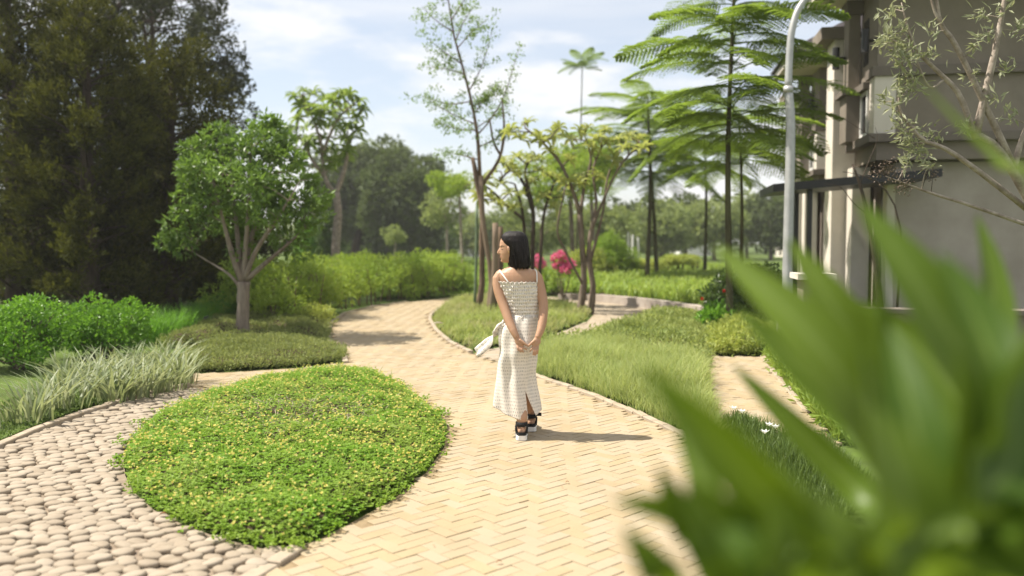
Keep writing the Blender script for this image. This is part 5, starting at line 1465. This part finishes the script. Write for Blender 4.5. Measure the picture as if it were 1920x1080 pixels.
MAT['hair'] = surf('black_hair', (0.007, 0.005, 0.0045), (0.016, 0.011, 0.009), 60, 0.42, 0.22, 0.6, 130, stretch=(1, 1, 0.06), coord='obj')
MAT['sole'] = surf('white_rubber', (0.74, 0.72, 0.69), None, rough=0.6)
MAT['strap'] = surf('black_webbing', (0.012, 0.012, 0.012), None, rough=0.75)
MAT['lip'] = surf('lip', (0.36, 0.11, 0.09), None, rough=0.45)
MAT['gold'] = surf('gold', (0.7, 0.5, 0.2), None, rough=0.3, metal=0.9)

WY = 6.65
def B(px, py, dy=0.0): return P(px, py, WY + dy)
MPP = WY / FPX
TORSO = np.array([  # py, centre px, half width px, half depth m, centre dy
    (478, 969, 11.5, 0.052, 0.005), (490, 970, 12, 0.054, 0.0), (498, 970.5, 14.5, 0.060, 0.0), (503, 970.5, 24, 0.070, 0.0), (509, 970, 35, 0.082, 0.0), (518, 970, 39, 0.094, 0.0),
    (532, 972, 37, 0.102, 0.0), (550, 975.5, 34, 0.102, 0.0), (572, 979, 29.5, 0.094, 0.0), (590, 981, 26.5, 0.088, 0.0), (604, 978, 28, 0.096, -0.01), (622, 974, 31, 0.108, -0.012),
    (640, 972, 31.5, 0.112, -0.012), (665, 970, 29, 0.108, -0.01), (690, 968, 26, 0.09, 0.0)])
def tor(py): return [np.interp(py, TORSO[:, 0], TORSO[:, k]) for k in range(1, 5)]
FOOT_L, FOOT_R = G(978, 829), G(996, 812)
def build_woman():
    root = empty('person', tuple(G(983, 821)), 'woman with a black bob in a cream patterned dress walking away with hands clasped behind', 'person')
    X, Yv, Z = np.array((1.0, 0, 0)), np.array((0, 1.0, 0)), np.array((0, 0, 1.0))
    bd = MB()
    rings = []
    for py in np.linspace(478, 690, 40):
        c, a, b, dy = tor(py)
        rings.append((B(c, py, dy), X * a * MPP, Yv * b))
    bd.loft(rings, 28)
    # arms
    def limb(pts, r, k=14, n=14):
        q = spline(pts, k); rr = np.interp(np.linspace(0, 1, k), np.linspace(0, 1, len(r)), r)
        bd.tube(q, rr, n)
    limb([B(944, 512, .0), B(935, 522, .0), B(935, 542, -.02), B(941, 564, -.05), B(946, 578, -.075), B(955, 603, -.12), B(963, 621, -.155), B(969, 633, -.17)],
         (0.044, 0.050, 0.045, 0.040, 0.037, 0.036, 0.030, 0.024))
    limb([B(996, 510, .0), B(1006, 521, .0), B(1013, 542, -.02), B(1018, 565, -.05), B(1019, 580, -.075), B(1017, 603, -.12), B(1013, 621, -.155), B(1008, 633, -.17)],
         (0.044, 0.050, 0.043, 0.039, 0.037, 0.036, 0.030, 0.024))
    # hands: palm plus five fingers each, the fingertips hooking together behind the back
    def hand(w, palm, knuckles, tips, thumb):
        bd.loft([(w, X * 0.022, Yv * 0.017), ((w * 0.5 + palm * 0.5), X * 0.031, Yv * 0.016), (palm, X * 0.037, Yv * 0.015), (palm + (palm - w) * 0.35, X * 0.030, Yv * 0.012)], 14)
        for kx, tp in zip(knuckles, tips):
            mid = (kx * 0.55 + tp * 0.45) + np.array((0, -0.012, 0.0))
            bd.tube(spline([palm * 0.4 + kx * 0.6, kx, mid, tp], 8), np.linspace(0.0095, 0.0068, 8), 8)
        bd.tube(spline(thumb, 7), np.linspace(0.0125, 0.0075, 7), 8)
    w = B(969, 632, -.17); p = B(974.5, 643, -.178)
    hand(w, p, [B(969.5, 648, -.18), B(973, 650.5, -.182), B(976.5, 651.5, -.182), B(980, 650.5, -.18)],
         [B(972, 658, -.195), B(976.5, 661, -.195), B(981.5, 661, -.192), B(988, 655.5, -.188)], [B(974, 637, -.185), B(981, 642, -.192), B(986, 646, -.195), B(990.5, 649, -.19)])
    w = B(1008, 632, -.17); p = B(1005, 643, -.178)
    hand(w, p, [B(1009, 649, -.182), B(1005.5, 651.5, -.184), B(1002, 652, -.184), B(998.5, 650.5, -.182)],
         [B(1007.5, 664, -.19), B(1003.5, 667, -.192), B(999, 666, -.192), B(993.5, 659.5, -.192)], [B(1003, 638, -.185), B(997, 643, -.19), B(993, 647, -.19), B(988.5, 649.5, -.185)])
    # legs and feet
    def leg(hip, f, knee, hr):
        ank = f + np.array((0.0, 0.065, 0.135))
        q = spline([hip, knee, knee * 0.45 + ank * 0.55 + (0, -0.02, 0), ank + (0, 0, 0.05), ank], 16)
        bd.tube(q, np.interp(np.linspace(0, 1, 16), [0, .4, .62, .85, 1], [hr, 0.056, 0.056, 0.042, 0.037]), 14)
        heel, top = f + np.array((0, 0.035, 0.075)), f + np.array((0, 0.12, 0.085))
        bd.loft([(f + (0, 0.012, 0.075), X * 0.020, Z * 0.022), (f + (0, 0.03, 0.082), X * 0.031, Z * 0.034), (f + (0, 0.07, 0.095), X * 0.035, Z * 0.046), (f + (0, 0.12, 0.085), X * 0.037, Z * 0.036),
                 (f + (0, 0.18, 0.07), X * 0.042, Z * 0.022), (f + (0, 0.225, 0.066), X * 0.036, Z * 0.015), (f + (0, 0.245, 0.064), X * 0.018, Z * 0.010)], 14)
    leg(B(962, 660, 0), FOOT_L, B(966, 722, 0.02), 0.070)
    leg(B(983, 660, 0), FOOT_R, B(987, 722, 0.08), 0.070)
    # head in profile, looking left
    prof = [(436, 950, 974, .045), (440, 944.5, 981, .060), (446, 940, 986, .070), (453, 937.4, 988, .0745), (460, 936.6, 988, .0755), (465, 937.4, 987, .074), (470, 937.2, 985, .071), (475, 937.4, 982, .067),
            (480, 938.4, 979, .061), (485, 939.2, 974, .053), (489, 940.8, 969, .044), (492.5, 944, 965, .03)]
    bd.loft([(B((f + b) / 2, py, 0.0), X * (b - f) / 2 * MPP, Yv * w_) for py, f, b, w_ in prof], 24)
    bd.tube(spline([B(938, 464.5), B(936.2, 469), B(934.4, 473), B(936.4, 476)], 8), np.interp(np.linspace(0, 1, 8), [0, .6, .85, 1], [0.006, 0.0105, 0.0125, 0.010]), 10)     # nose
    bd.tube([B(938.5, 474.8, -.012), B(936.6, 474.6, 0), B(938.5, 474.8, .012)], (0.006, 0.009, 0.006), 8)
    bd.tube([B(940, 480.4, -.018), B(937.2, 479.8, 0), B(940, 480.4, .018)], (0.003, 0.0055, 0.003), 8)      # lips
    bd.tube([B(940, 482.6, -.016), B(937.8, 483.2, 0), B(940, 482.6, .016)], (0.003, 0.0055, 0.003), 8)
    bd.tube([B(943, 489, -.012), B(941.6, 488.8, 0), B(943, 489, .012)], (0.010, 0.015, 0.010), 8)            # chin
    bd.tube([B(940, 461.5, -.035), B(938.2, 461, -.012), B(938.2, 461, .012), B(940, 461.5, .035)], 0.007, 8)    # brow
    bd.loft([(B(953, 465, -.072), X * .006, Z * .012), (B(953.5, 468, -.080), X * .011, Z * .026), (B(954.5, 470, -.084), X * .007, Z * .018)], 10)   # ear
    tmp = bpy.data.objects.new('body_tmp', bd.mesh('body_tmp')); COL.objects.link(tmp)
    rm = tmp.modifiers.new('r', 'REMESH'); rm.mode = 'VOXEL'; rm.voxel_size = 0.0042; rm.use_smooth_shade = True
    sm = tmp.modifiers.new('s', 'SMOOTH'); sm.factor = 0.5; sm.iterations = 3
    dg = bpy.context.evaluated_depsgraph_get()
    me = bpy.data.meshes.new_from_object(tmp.evaluated_get(dg)); me.name = 'body'
    bpy.data.objects.remove(tmp)
    for pgn in me.polygons: pgn.use_smooth = True
    me.materials.clear(); me.materials.append(MAT['skin'])
    body = link('body', me, None, root)
    co = np.zeros(len(me.vertices) * 3, np.float32); me.vertices.foreach_get('co', co)
    tree = BVHTree.FromPolygons([Vector(v) for v in co.reshape(-1, 3)], [tuple(p.vertices) for p in me.polygons])
    def hit(px, py, off=0.002):
        o = Vector((0, 0, CAM_H)); d = Vector(ray(px, py)).normalized()
        h = tree.ray_cast(o, d)
        return np.array(h[0] - d * off) if h[0] else B(px, py, -.1)
    # face details
    m = MB(); m.tube([hit(939.2, 467.3, .0005), hit(941.2, 467.9, .0005), hit(943.6, 467.2, .0005)], (0.001, 0.0022, 0.001), 6)
    link('eyelid_lash', m.mesh('eyelid_lash'), MAT['strap'], root)
    m = MB(); m.tube([hit(938.8, 461.6, .0002), hit(941.5, 460.6, .0002), hit(945.5, 462, .0002)], (0.0012, 0.0026, 0.001), 6)
    link('eyebrow', m.mesh('eyebrow'), MAT['hair'], root)
    m = MB(); m.tube([hit(937.9, 481.2, .0), hit(939.2, 481.4, .0), hit(940.6, 481.6, .0)], (0.0022, 0.0026, 0.001), 6)
    link('lips', m.mesh('lips'), MAT['lip'], root)
    # hair: a bob, thick shell with strand grooves, open over the face
    hp_ = [(433.3, 955, 973), (435, 948.5, 979), (438, 943.5, 984), (443, 940.5, 987.5), (449, 939.6, 989.5), (456, 942, 990.5), (463, 946.5, 991.3), (471, 950, 992), (480, 952, 992.8), (489, 953, 993.6), (496, 954, 994.3), (501, 956, 993.5), (502.5, 960, 990)]
    hpa = np.array(hp_); ys = np.concatenate([np.linspace(433.3, 500, 40), [501.5, 502.8]])
    n = 120; ang = np.arange(n) * 2 * math.pi / n
    strand = 0.5 * np.sin(ang * 37 + 1.3) + 0.3 * np.sin(ang * 61) + 0.4 * np.sin(ang * 23 + 2)
    V = []
    for i, py in enumerate(ys):
        f, b = np.interp(py, hpa[:, 0], hpa[:, 1]), np.interp(py, hpa[:, 0], hpa[:, 2])
        hw = np.interp(py, [433, 436, 442, 452, 470, 490, 502], [0.03, 0.052, 0.072, 0.085, 0.089, 0.090, 0.084])
        c = B((f + b) / 2, py, 0.0)
        e = 2.4
        cx_, sx_ = np.cos(ang), np.sin(ang)
        rr = (np.abs(cx_) ** e + np.abs(sx_) ** e) ** (-1 / e)
        k = 1 + 0.016 * strand * min(1, i / 8) + 0.01 * np.sin(ang * 3 + i * 0.12) * min(1, i / 12)
        drop = (0.008 * np.sin(ang * 13) + 0.006 * np.sin(ang * 29 + 1)) * (1 if i >= 40 else 0)
        V.append(np.stack([c[0] + cx_ * rr * k * (b - f) / 2 * MPP, c[1] + sx_ * rr * k * hw, c[2] + drop], 1))
    k = len(V)
    top, bot = V[0].mean(0), V[-1].mean(0) + (0, 0, 0.02)
    V = np.concatenate(V + [[top], [bot]])
    Q = [(i * n + j, i * n + (j + 1) % n, (i + 1) * n + (j + 1) % n, (i + 1) * n + j) for i in range(k - 1) for j in range(n)]
    T = [(k * n, (j + 1) % n, j) for j in range(n)] + [(k * n + 1, (k - 1) * n + j, (k - 1) * n + (j + 1) % n) for j in range(n)]
    link('hair', mesh_np('hair', V, Q, T, True), MAT['hair'], root)
    m = MB()
    for _ in range(70):
        j = rng.integers(n); i0 = rng.integers(14, 30); i1 = k - 1
        q = np.array([V[i * n + j] for i in np.linspace(i0, i1, 6).astype(int)])
        cc = V[:k * n].mean(0); o_ = unit((q - cc) * (1, 1, 0)) * rng.uniform(0.001, 0.006)
        q = q + o_ * np.linspace(0.2, 1, 6)[:, None] + (0, 0, 0); q[-1, 2] -= rng.uniform(0.0, 0.014)
        m.tube(spline(q, 8), np.linspace(0.0022, 0.0009, 8), 5, False)
    props(link('hair_strands', m.mesh('hair_strands', True), MAT['hair'], root), kind='stuff')
    # earring
    m = MB(); c = hit(954.2, 472.5, .004); m.tube(np.array([c + (0.005 * math.cos(a), 0, 0.006 * math.sin(a)) for a in np.linspace(0, 6.28, 12)]), 0.0014, 5)
    link('earring', m.mesh('earring', True), MAT['gold'], root)
    # smocked bodice
    nu, nv = 220, 90
    ph = np.linspace(0, 2 * math.pi, nu + 1)
    V, uv = [], []
    for j in range(nv + 1):
        t = j / nv
        py = 527.5 + (594.5 - 527.5) * t
        c, a, b, dy = tor(py)
        rows = 10
        tw = t + 0.006 * np.sin(ph * 5 + 1.0) + 0.004 * np.sin(ph * 13 + t * 9) + 0.003 * np.sin(ph * 31 + t * 40)
        puff = 0.0058 * np.abs(np.sin(tw * rows * math.pi)) ** 0.7 * (0.8 + 0.3 * np.sin(ph * 8 + t * 23))
        rowi = int(t * rows)
        gather = np.sin(ph * 46 + rowi * 1.9 + 2.6 * np.sin(ph * 5 + rowi * 1.7)) * 0.0022 + np.sin(ph * 27 + rowi * 2.7 + np.sin(ph * 11)) * 0.0018
        frill = (0.010 if t < 0.03 else 0.0) + (0.011 * max(0, (t - 0.93) / 0.07))
        fr = frill * (0.6 + 0.5 * np.sin(ph * 30 + 1.0))
        off = 0.007 + puff + gather * (0.4 + puff / 0.0055) + fr
        cc = B(c, py, dy)
        zz = np.full(nu + 1, cc[2]) + (0.004 * np.sin(ph * 30) if t < 0.04 or t > 0.95 else 0)
        V.append(np.stack([cc[0] + np.cos(ph) * (a * MPP + off), cc[1] + np.sin(ph) * (b + off), zz], 1))
        uv.append(np.stack([ph * 0.125, np.full(nu + 1, t * 0.283)], 1))
    V, uv = np.concatenate(V), np.concatenate(uv)
    Q = [(j * (nu + 1) + i, (j + 1) * (nu + 1) + i, (j + 1) * (nu + 1) + i + 1, j * (nu + 1) + i + 1) for j in range(nv) for i in range(nu)]
    link('bodice', mesh_np('bodice', V, Q, smooth=True, uv=uv), MAT['dress'], root)
    # skirt with the back slit
    SK = np.array([(590, 956, 1006.5, .090), (600, 947, 1009, .110), (615, 940, 1010, .128), (640, 936, 1009, .142), (660, 935, 1006.5, .142), (680, 934, 1004, .138), (700, 932.5, 1002, .135), (720, 931, 1003.5, .137),
                   (740, 929, 1008, .142), (755, 927.5, 1011.5, .146), (782, 926, 1016, .15)])
    phs = R(-62)
    hem = lambda f: np.interp((f + 2 * math.pi) % (2 * math.pi), [0, R(90), R(180), R(225), R(270), R(297), R(298.5), R(312), R(360)], [765, 750, 752, 768, 778, 780, 780, 775, 765])
    V, uv = [], []
    nu, nv = 200, 90
    for j in range(nv + 1):
        t = j / nv
        pyr = 590 + 190 * t
        op = max(0, (pyr - 727) / 53) * R(21)
        f = np.linspace(phs + op, phs + 2 * math.pi, nu + 1)
        py = 590 + (hem(f) - 590) * t
        l, r, b = (np.interp(py, SK[:, 0], SK[:, k]) for k in (1, 2, 3))
        fold = (0.005 + 0.008 * t) * (np.sin(f * 5 + 2.5 * t + 0.6) + 0.7 * np.sin(f * 9 - 4.5 * t)) + 0.006 * np.sin(f * 3 + t * 18) * np.exp(-((t - 0.35) / 0.25) ** 2)
        fold = fold + 0.006 * np.sin(t * 34 + f * 5) * np.exp(-((f + 2.3 + 0) / 0.7) ** 2) * (t > 0.1) 
        pad = np.where(t < 0.04, 0.002, 0.0)
        cz = np.array([B(970, y)[2] for y in py])
        cx_ = ((l + r) / 2 - 960) / FPX * WY
        ax = (r - l) / 2 * MPP
        V.append(np.stack([cx_ + np.cos(f) * (ax + fold + pad), WY - 0.012 + np.sin(f) * (b + fold + pad), cz], 1))
        uv.append(np.stack([f * 0.155, -(py - 590) * MPP], 1))
    V, uv = np.concatenate(V), np.concatenate(uv)
    Q = [(j * (nu + 1) + i, (j + 1) * (nu + 1) + i, (j + 1) * (nu + 1) + i + 1, j * (nu + 1) + i + 1) for j in range(nv) for i in range(nu)]
    sk = link('skirt', mesh_np('skirt', V, Q, smooth=True, uv=uv), MAT['dress'], root)
    so = sk.modifiers.new('thick', 'SOLIDIFY'); so.thickness = 0.003; so.offset = -1
    # shoulder straps
    def ribbon(name, pts, wd, side, mat, th=0.0025, uvs=False):
        c = spline(pts, 14)
        tg = unit(np.gradient(c, axis=0)); V, uv = [], []
        for i in range(14):
            s = np.asarray(side if not callable(side) else side(i / 13)); s = s - tg[i] * (s @ tg[i]); s /= np.linalg.norm(s)
            nn = np.cross(s, tg[i]); w_ = wd if not callable(wd) else wd(i / 13)
            for q in np.linspace(-1, 1, 9):
                V.append(c[i] + s * w_ / 2 * q + nn * (0.10 * w_ * math.sin(q * 5 + i * 0.35) if uvs else 0.0)); uv.append((q * w_ / 2, i * 0.024))
        Q = [(i * 9 + j, i * 9 + j + 1, (i + 1) * 9 + j + 1, (i + 1) * 9 + j) for i in range(13) for j in range(8)]
        o = link(name, mesh_np(name, np.array(V), Q, smooth=True, uv=uv), mat, root)
        so = o.modifiers.new('thick', 'SOLIDIFY'); so.thickness = th; so.offset = 0
        return o
    ribbon('shoulder_strap', [hit(936.5, 507.5, .003), hit(941, 513, .004), hit(947, 521, .004), hit(953.5, 530, .006)], 0.010, (1, 0, 0.5), MAT['white'])
    ribbon('shoulder_strap', [hit(1003, 505.5, .003), hit(1006, 509, .004), hit(1006.8, 518, .004), hit(1007, 530, .006)], 0.009, (1, 0, 0), MAT['white'])
    # sash: bow knot at the waist and the blowing tail
    ribbon('sash', [B(952, 600, -.05), B(944, 604, -.06), B(934, 620, -.04), B(920, 638, -.02), B(906, 651, 0), B(893, 661, .02)], lambda t: 0.045 + 0.060 * t, lambda t: (0.55, -0.3 + 0.3 * t, 0.7), MAT['dress'], 0.002, True)
    ribbon('sash', [B(951, 602, -.05), B(942, 606, -.05), B(939, 618, -.05), B(937, 634, -.06), B(938, 652, -.06)], 0.022, (1, -0.4, 0), MAT['dress'], 0.002, True)
    m = MB(); m.loft([(B(953, 601, -.05), Z * .010, Yv * .014), (B(948, 601, -.055), Z * .020, Yv * .024), (B(942, 603, -.05), Z * .012, Yv * .016)], 12)
    k = link('bow_knot', m.mesh('bow_knot', True), MAT['sole'], root)
    # sandals
    def sandal(f, flap):
        so_ = empty('sandal', tuple(np.array(f) - np.array(root.location)))
        so_.parent = root
        def sp(name, mb, mat, smooth=True):
            me_ = mb.mesh(name, smooth); me_.materials.append(mat)
            o = bpy.data.objects.new(name, me_); COL.objects.link(o); o.parent = so_
            return o
        out = [(-.012, .022), (-.004, .032), (.02, .040), (.07, .041), (.12, .040), (.17, .047), (.21, .046), (.245, .036), (.262, .018)]
        def slab(z0, z1, k, flare=0.0):
            m = MB(); V = []
            for z, g in ((z0, k + flare), (z0 + 0.004, k + flare + 0.001), (z1 - 0.004, k), (z1, k - 0.003)):
                V += [(-(w_ + g), y, z) for y, w_ in out] + [((w_ + g), y, z) for y, w_ in out[::-1]]
            n_ = len(out) * 2
            Q = [(i * n_ + j, i * n_ + (j + 1) % n_, (i + 1) * n_ + (j + 1) % n_, (i + 1) * n_ + j) for i in range(3) for j in range(n_)]
            h = len(out)
            for b_ in (0, 3 * n_):
                Q += [(b_ + j, b_ + j + 1, b_ + n_ - 2 - j, b_ + n_ - 1 - j) for j in range(h - 1)]
            return m.add(V, Q)
        sp('sole', slab(0.003, 0.040, 0.0, 0.003), MAT['sole'], False)
        sp('footbed', slab(0.0402, 0.052, -0.001), MAT['strap'], False)
        m = MB()      # wide ankle band
        V = []
        for z, r_ in ((0.103, 0.046), (0.106, 0.049), (0.134, 0.047), (0.137, 0.043)):
            V += [(math.cos(a) * r_ * 0.98, 0.062 + math.sin(a) * r_ * 1.08, z) for a in np.arange(20) * math.pi / 10]
        m.add(V, [(i * 20 + j, i * 20 + (j + 1) % 20, (i + 1) * 20 + (j + 1) % 20, (i + 1) * 20 + j) for i in range(3) for j in range(20)])
        o = sp('ankle_strap', m, MAT['strap'])
        if flap:
            m = MB(); m.box((0.03, 0.015, 0.125), (0.085, 0.025, 0.152)); sp('strap_end', m, MAT['strap'], False)
        for s in (-1, 1):
            m = MB()
            m.tube(spline([(s * 0.038, 0.035, 0.05), (s * 0.043, 0.035, 0.08), (s * 0.044, 0.045, 0.11)], 6), (0.012, 0.010, 0.010, 0.009, 0.009, 0.010), 6)
            sp('side_strap', m, MAT['strap'])
        m = MB(); V = []
        for y in (0.15, 0.205):
            V += [(-math.cos(a) * 0.052, y, 0.045 + math.sin(a) * (0.062 if y < 0.18 else 0.047)) for a in np.linspace(0, math.pi, 12)]
        m.add(V, [(j, j + 1, 12 + j + 1, 12 + j) for j in range(11)]); sp('toe_strap', m, MAT['strap'])
        m = MB(); V = []
        for z in (0.046, 0.066):
            V += [(math.cos(a) * 0.041, 0.035 + math.sin(a) * 0.045, z) for a in np.linspace(math.pi, 2 * math.pi, 12)]
        m.add(V, [(j, j + 1, 12 + j + 1, 12 + j) for j in range(11)]); sp('heel_strap', m, MAT['strap'])
    sandal(FOOT_L + (0, 0, 0.012), False); sandal(FOOT_R + (0, 0, 0.012), True)
build_woman()

# ================================================================== NEAR PLANT AND SMALL THINGS
def near_plant():
    base = np.array((0.78, 1.30, 0.0))
    root = empty('strap_leaf_shrub', tuple(base), 'large blurred shrub with long broad green strap leaves filling the right foreground', 'plant')
    m = MB()
    crowns = [np.array((0.62, 1.18, 0.80)), np.array((0.80, 1.25, 0.86)), np.array((0.42, 1.10, 0.72)), np.array((1.0, 1.22, 0.95))]
    for c in crowns:
        m.tube(spline([base + (rng.normal(0, 0.04), rng.normal(0, 0.04), -0.05), (base + c) / 2 + (0, 0.03, 0), c], 8), np.linspace(0.022, 0.016, 8), 8, True, 0.06)
    link('cane', m.mesh('cane', True), MAT['bark_brown'], root)
    def leaf(pts, width, side=(1, 0, 0.3), wmax=0.45, base_w=0.3, fold=0.2):
        v, q, uv = strap_leaf(pts, width, 16, fold, side, wmax, base_w)
        link('leaf', mesh_np('leaf', v, q, smooth=True, uv=uv), FOL['bigleaf'], root)
    A, Bc, Cc, D = crowns
    # tips and bends read off the photograph (px, py, metres)
    lv = [  # (crown, control points (px, py, m), width, side vector)
        (Bc, [(1690, 900, 1.15), (1620, 760, 1.12), (1500, 610, 1.15), (1335, 455, 1.25)], 0.088, (0.75, 0.1, 0.75)),
        (Bc, [(1720, 880, 1.25), (1640, 700, 1.28), (1560, 570, 1.3), (1476, 446, 1.35)], 0.075, (0.75, 0.1, 0.7)),
        (D, [(1900, 800, 1.1), (1820, 690, 1.1), (1720, 530, 1.12), (1606, 372, 1.18)], 0.085, (0.75, 0.1, 0.7)),
        (A, [(1540, 1060, 0.9), (1430, 930, 0.85), (1320, 810, 0.82), (1200, 680, 0.80)], 0.056, (0.7, 0.1, 0.75)),
        (A, [(1400, 1080, 0.9), (1350, 990, 0.92), (1310, 890, 0.95), (1262, 775, 1.0)], 0.036, (0.9, 0.1, 0.5)),
        (Bc, [(1680, 900, 1.3), (1600, 790, 1.4), (1490, 680, 1.45), (1378, 572, 1.5)], 0.055, (0.6, 0.1, 0.85)),
        (Bc, [(1700, 1000, 1.3), (1610, 920, 1.4), (1490, 800, 1.45), (1370, 680, 1.5)], 0.055, (0.6, 0.1, 0.85)),
        (Bc, [(1705, 920, 1.1), (1675, 780, 1.05), (1655, 640, 1.05), (1640, 480, 1.05)], 0.036, (1, 0.1, 0.1)),
        (Bc, [(1650, 1090, 0.9), (1640, 960, 0.88), (1630, 800, 0.9), (1612, 640, 0.95)], 0.075, (0.6, 0.9, 0.1)),
        (Bc, [(1560, 1110, 0.85), (1530, 1040, 0.85), (1500, 960, 0.85), (1440, 860, 0.88)], 0.07, (0.5, 0.9, 0.3)),
        (D, [(1760, 1090, 0.88), (1745, 960, 0.86), (1715, 800, 0.88), (1668, 610, 0.95)], 0.075, (1, -0.3, 0.1)),
        (Cc, [(1400, 1040, 1.0), (1330, 985, 0.98), (1250, 955, 0.97), (1145, 938, 0.96)], 0.042, (0.2, 0.3, 1)),
        (Cc, [(1330, 1070, 0.95), (1300, 1010, 0.95), (1265, 945, 0.95), (1232, 868, 0.95)], 0.040, (1, 0.1, 0.3)),
        (Cc, [(1270, 1110, 0.9), (1240, 1080, 0.88), (1210, 1040, 0.88), (1168, 985, 0.88)], 0.040, (0.8, 0.1, 0.5)),
        (Cc, [(1420, 1100, 0.85), (1380, 1040, 0.82), (1340, 980, 0.82), (1285, 900, 0.82)], 0.08, (1, 0.1, 0.4)),
        (D, [(1850, 900, 1.2), (1800, 760, 1.25), (1720, 650, 1.3), (1600, 560, 1.35)], 0.07, (0.6, 0.1, 0.85)),
        (D, [(1960, 420, 1.2), (1870, 310, 1.25), (1800, 240, 1.3), (1712, 140, 1.35)], 0.042, (0.5, 0.8, 0.3)),
        (D, [(1900, 900, 0.9), (1880, 760, 0.9), (1840, 620, 0.95), (1760, 470, 1.0)], 0.075, (0.9, 0.1, 0.4)),
        (D, [(1880, 1000, 0.85), (1900, 860, 0.85), (1930, 700, 0.88), (1990, 560, 0.9)], 0.085, (1, 0.2, 0.1)),
        (D, [(1830, 1060, 0.85), (1840, 920, 0.85), (1830, 760, 0.88), (1800, 600, 0.9)], 0.085, (1, 0.2, 0.1)),
        (Bc, [(1740, 1080, 0.8), (1720, 1000, 0.78), (1690, 900, 0.78), (1640, 760, 0.8)], 0.085, (1, 0.2, 0.3)),
        (A, [(1500, 1110, 0.75), (1490, 1060, 0.72), (1470, 1000, 0.72), (1440, 920, 0.72)], 0.07, (1, 0.2, 0.3)),
        (A, [(1620, 1120, 0.9), (1590, 1060, 0.95), (1550, 1000, 1.0), (1470, 920, 1.05)], 0.075, (0.5, 0.9, 0.3)),
        (Bc, [(1640, 1130, 0.8), (1610, 1080, 0.78), (1580, 1020, 0.78), (1530, 930, 0.8)], 0.08, (0.8, 0.5, 0.3)),
        (A, [(1450, 1130, 0.75), (1430, 1090, 0.72), (1400, 1040, 0.72), (1350, 990, 0.74)], 0.06, (0.8, 0.5, 0.3)),
        (D, [(1860, 780, 1.4), (1870, 640, 1.45), (1860, 520, 1.5), (1830, 400, 1.55)], 0.06, (1, 0.2, 0.3)),
    ]
    for c, pts, wd, sd in lv:
        leaf([c] + [P(*p) for p in pts], wd, sd, 0.55)
near_plant()

def lily(px, py, Y, lab):
    Y = (CAM_H - 0.24) * FPX / (py - HOR)
    c = P(px, py, Y)
    b = np.array((c[0] + 0.01, c[1], 0.03))
    root = empty('white_lily', tuple(b), lab, 'flower', 'white lilies at the end of the garden path')
    m = MB(); m.tube(spline([b, (b + c) / 2, c], 5), 0.003, 5); link('stalk', m.mesh('stalk'), FOL['darkgrass'], root)
    n = 6; a = np.arange(n) * math.pi / 3 + rng.uniform(0, 1)
    d = np.stack([np.cos(a), np.sin(a), np.full(n, 0.75)], 1)
    for k in range(n):
        v, t = leaves(c[None], d[k:k + 1], 0.045, 0.02, np.array([[0, 0, 1.0]]), 0.2)
        link('petal', mesh_np('petal', v, None, t), FOL['whitepetal'], root)
lily(1375, 768, 7.3, 'white lily at the left end of the garden path, slightly faded')
lily(1391, 774, 7.2, 'white lily standing alone in front of the garden path')
lily(1442, 799, 6.9, 'white lily beside another one over the dark grass')
lily(1454, 803, 6.85, 'rightmost white lily over the dark grass')
lily(1434, 813, 6.75, 'lowest white lily over the dark grass')

def fallen(px, py, z, s, lab, mat=None):
    c = G(px, py, z)
    v, q, uv = strap_leaf([c, c + (s * 0.5, s * 0.1, 0.008), c + (s, s * 0.25, 0.002)], s * 0.5, 7, 0.3, (0.2, -1, 0.1), 0.5, 0.1)
    props(link('fallen_leaf', mesh_np('fallen_leaf', v, q, smooth=True, uv=uv), mat or MAT['dead']), lab, 'leaf', 'fallen leaves')
fallen(297, 966, 0.035, 0.05, 'dry brown leaf on the pebbles left of the clover bed')
fallen(853, 647, 0.045, 0.07, 'reddish dry leaf on the kerb of the grass island')
fallen(812, 607, 0.28, 0.16, 'pale dry leaf lying in the grass of the island', MAT['white'])
fallen(720, 800, 0.018, 0.03, 'tiny dry leaf on the bricks beside the clover bed')
fallen(1060, 905, 0.018, 0.025, 'tiny dark leaf on the bricks right of the centre')
fallen(930, 1055, 0.018, 0.03, 'small dry leaf near the bottom of the brick path')

# ================================================================== THE AIR
hz = MB(); hz.box((-901, -41, -1.2), (901, 1801, 14.0))
hm, HN, HL, hout = new_mat('haze')
hv = HN.new('ShaderNodeVolumePrincipled'); hv.inputs['Color'].default_value = (0.97, 0.96, 0.95, 1); hv.inputs['Density'].default_value = 0.0008; hv.inputs['Anisotropy'].default_value = 0.2
HL.new(hv.outputs[0], hout.inputs['Volume'])
props(link('haze', hz.mesh('haze'), hm), 'thin pale haze in the air over the whole garden', 'haze', kind='stuff')

def litter():
    m = 150
    p = sample(main_pg, m, 1.0)
    V, T = leaves(np.column_stack([p, np.full(m, 0.020)]), np.column_stack([rng.normal(size=(m, 2)), np.zeros(m)]), rng.uniform(0.006, 0.022, m), rng.uniform(0.004, 0.010, m), np.repeat([[0, 0, 1.0]], m, 0))
    props(link('path_litter', mesh_np('path_litter', V, None, T), MAT['dead']), 'tiny scattered leaf bits on the brick path', 'litter', kind='stuff')
litter()
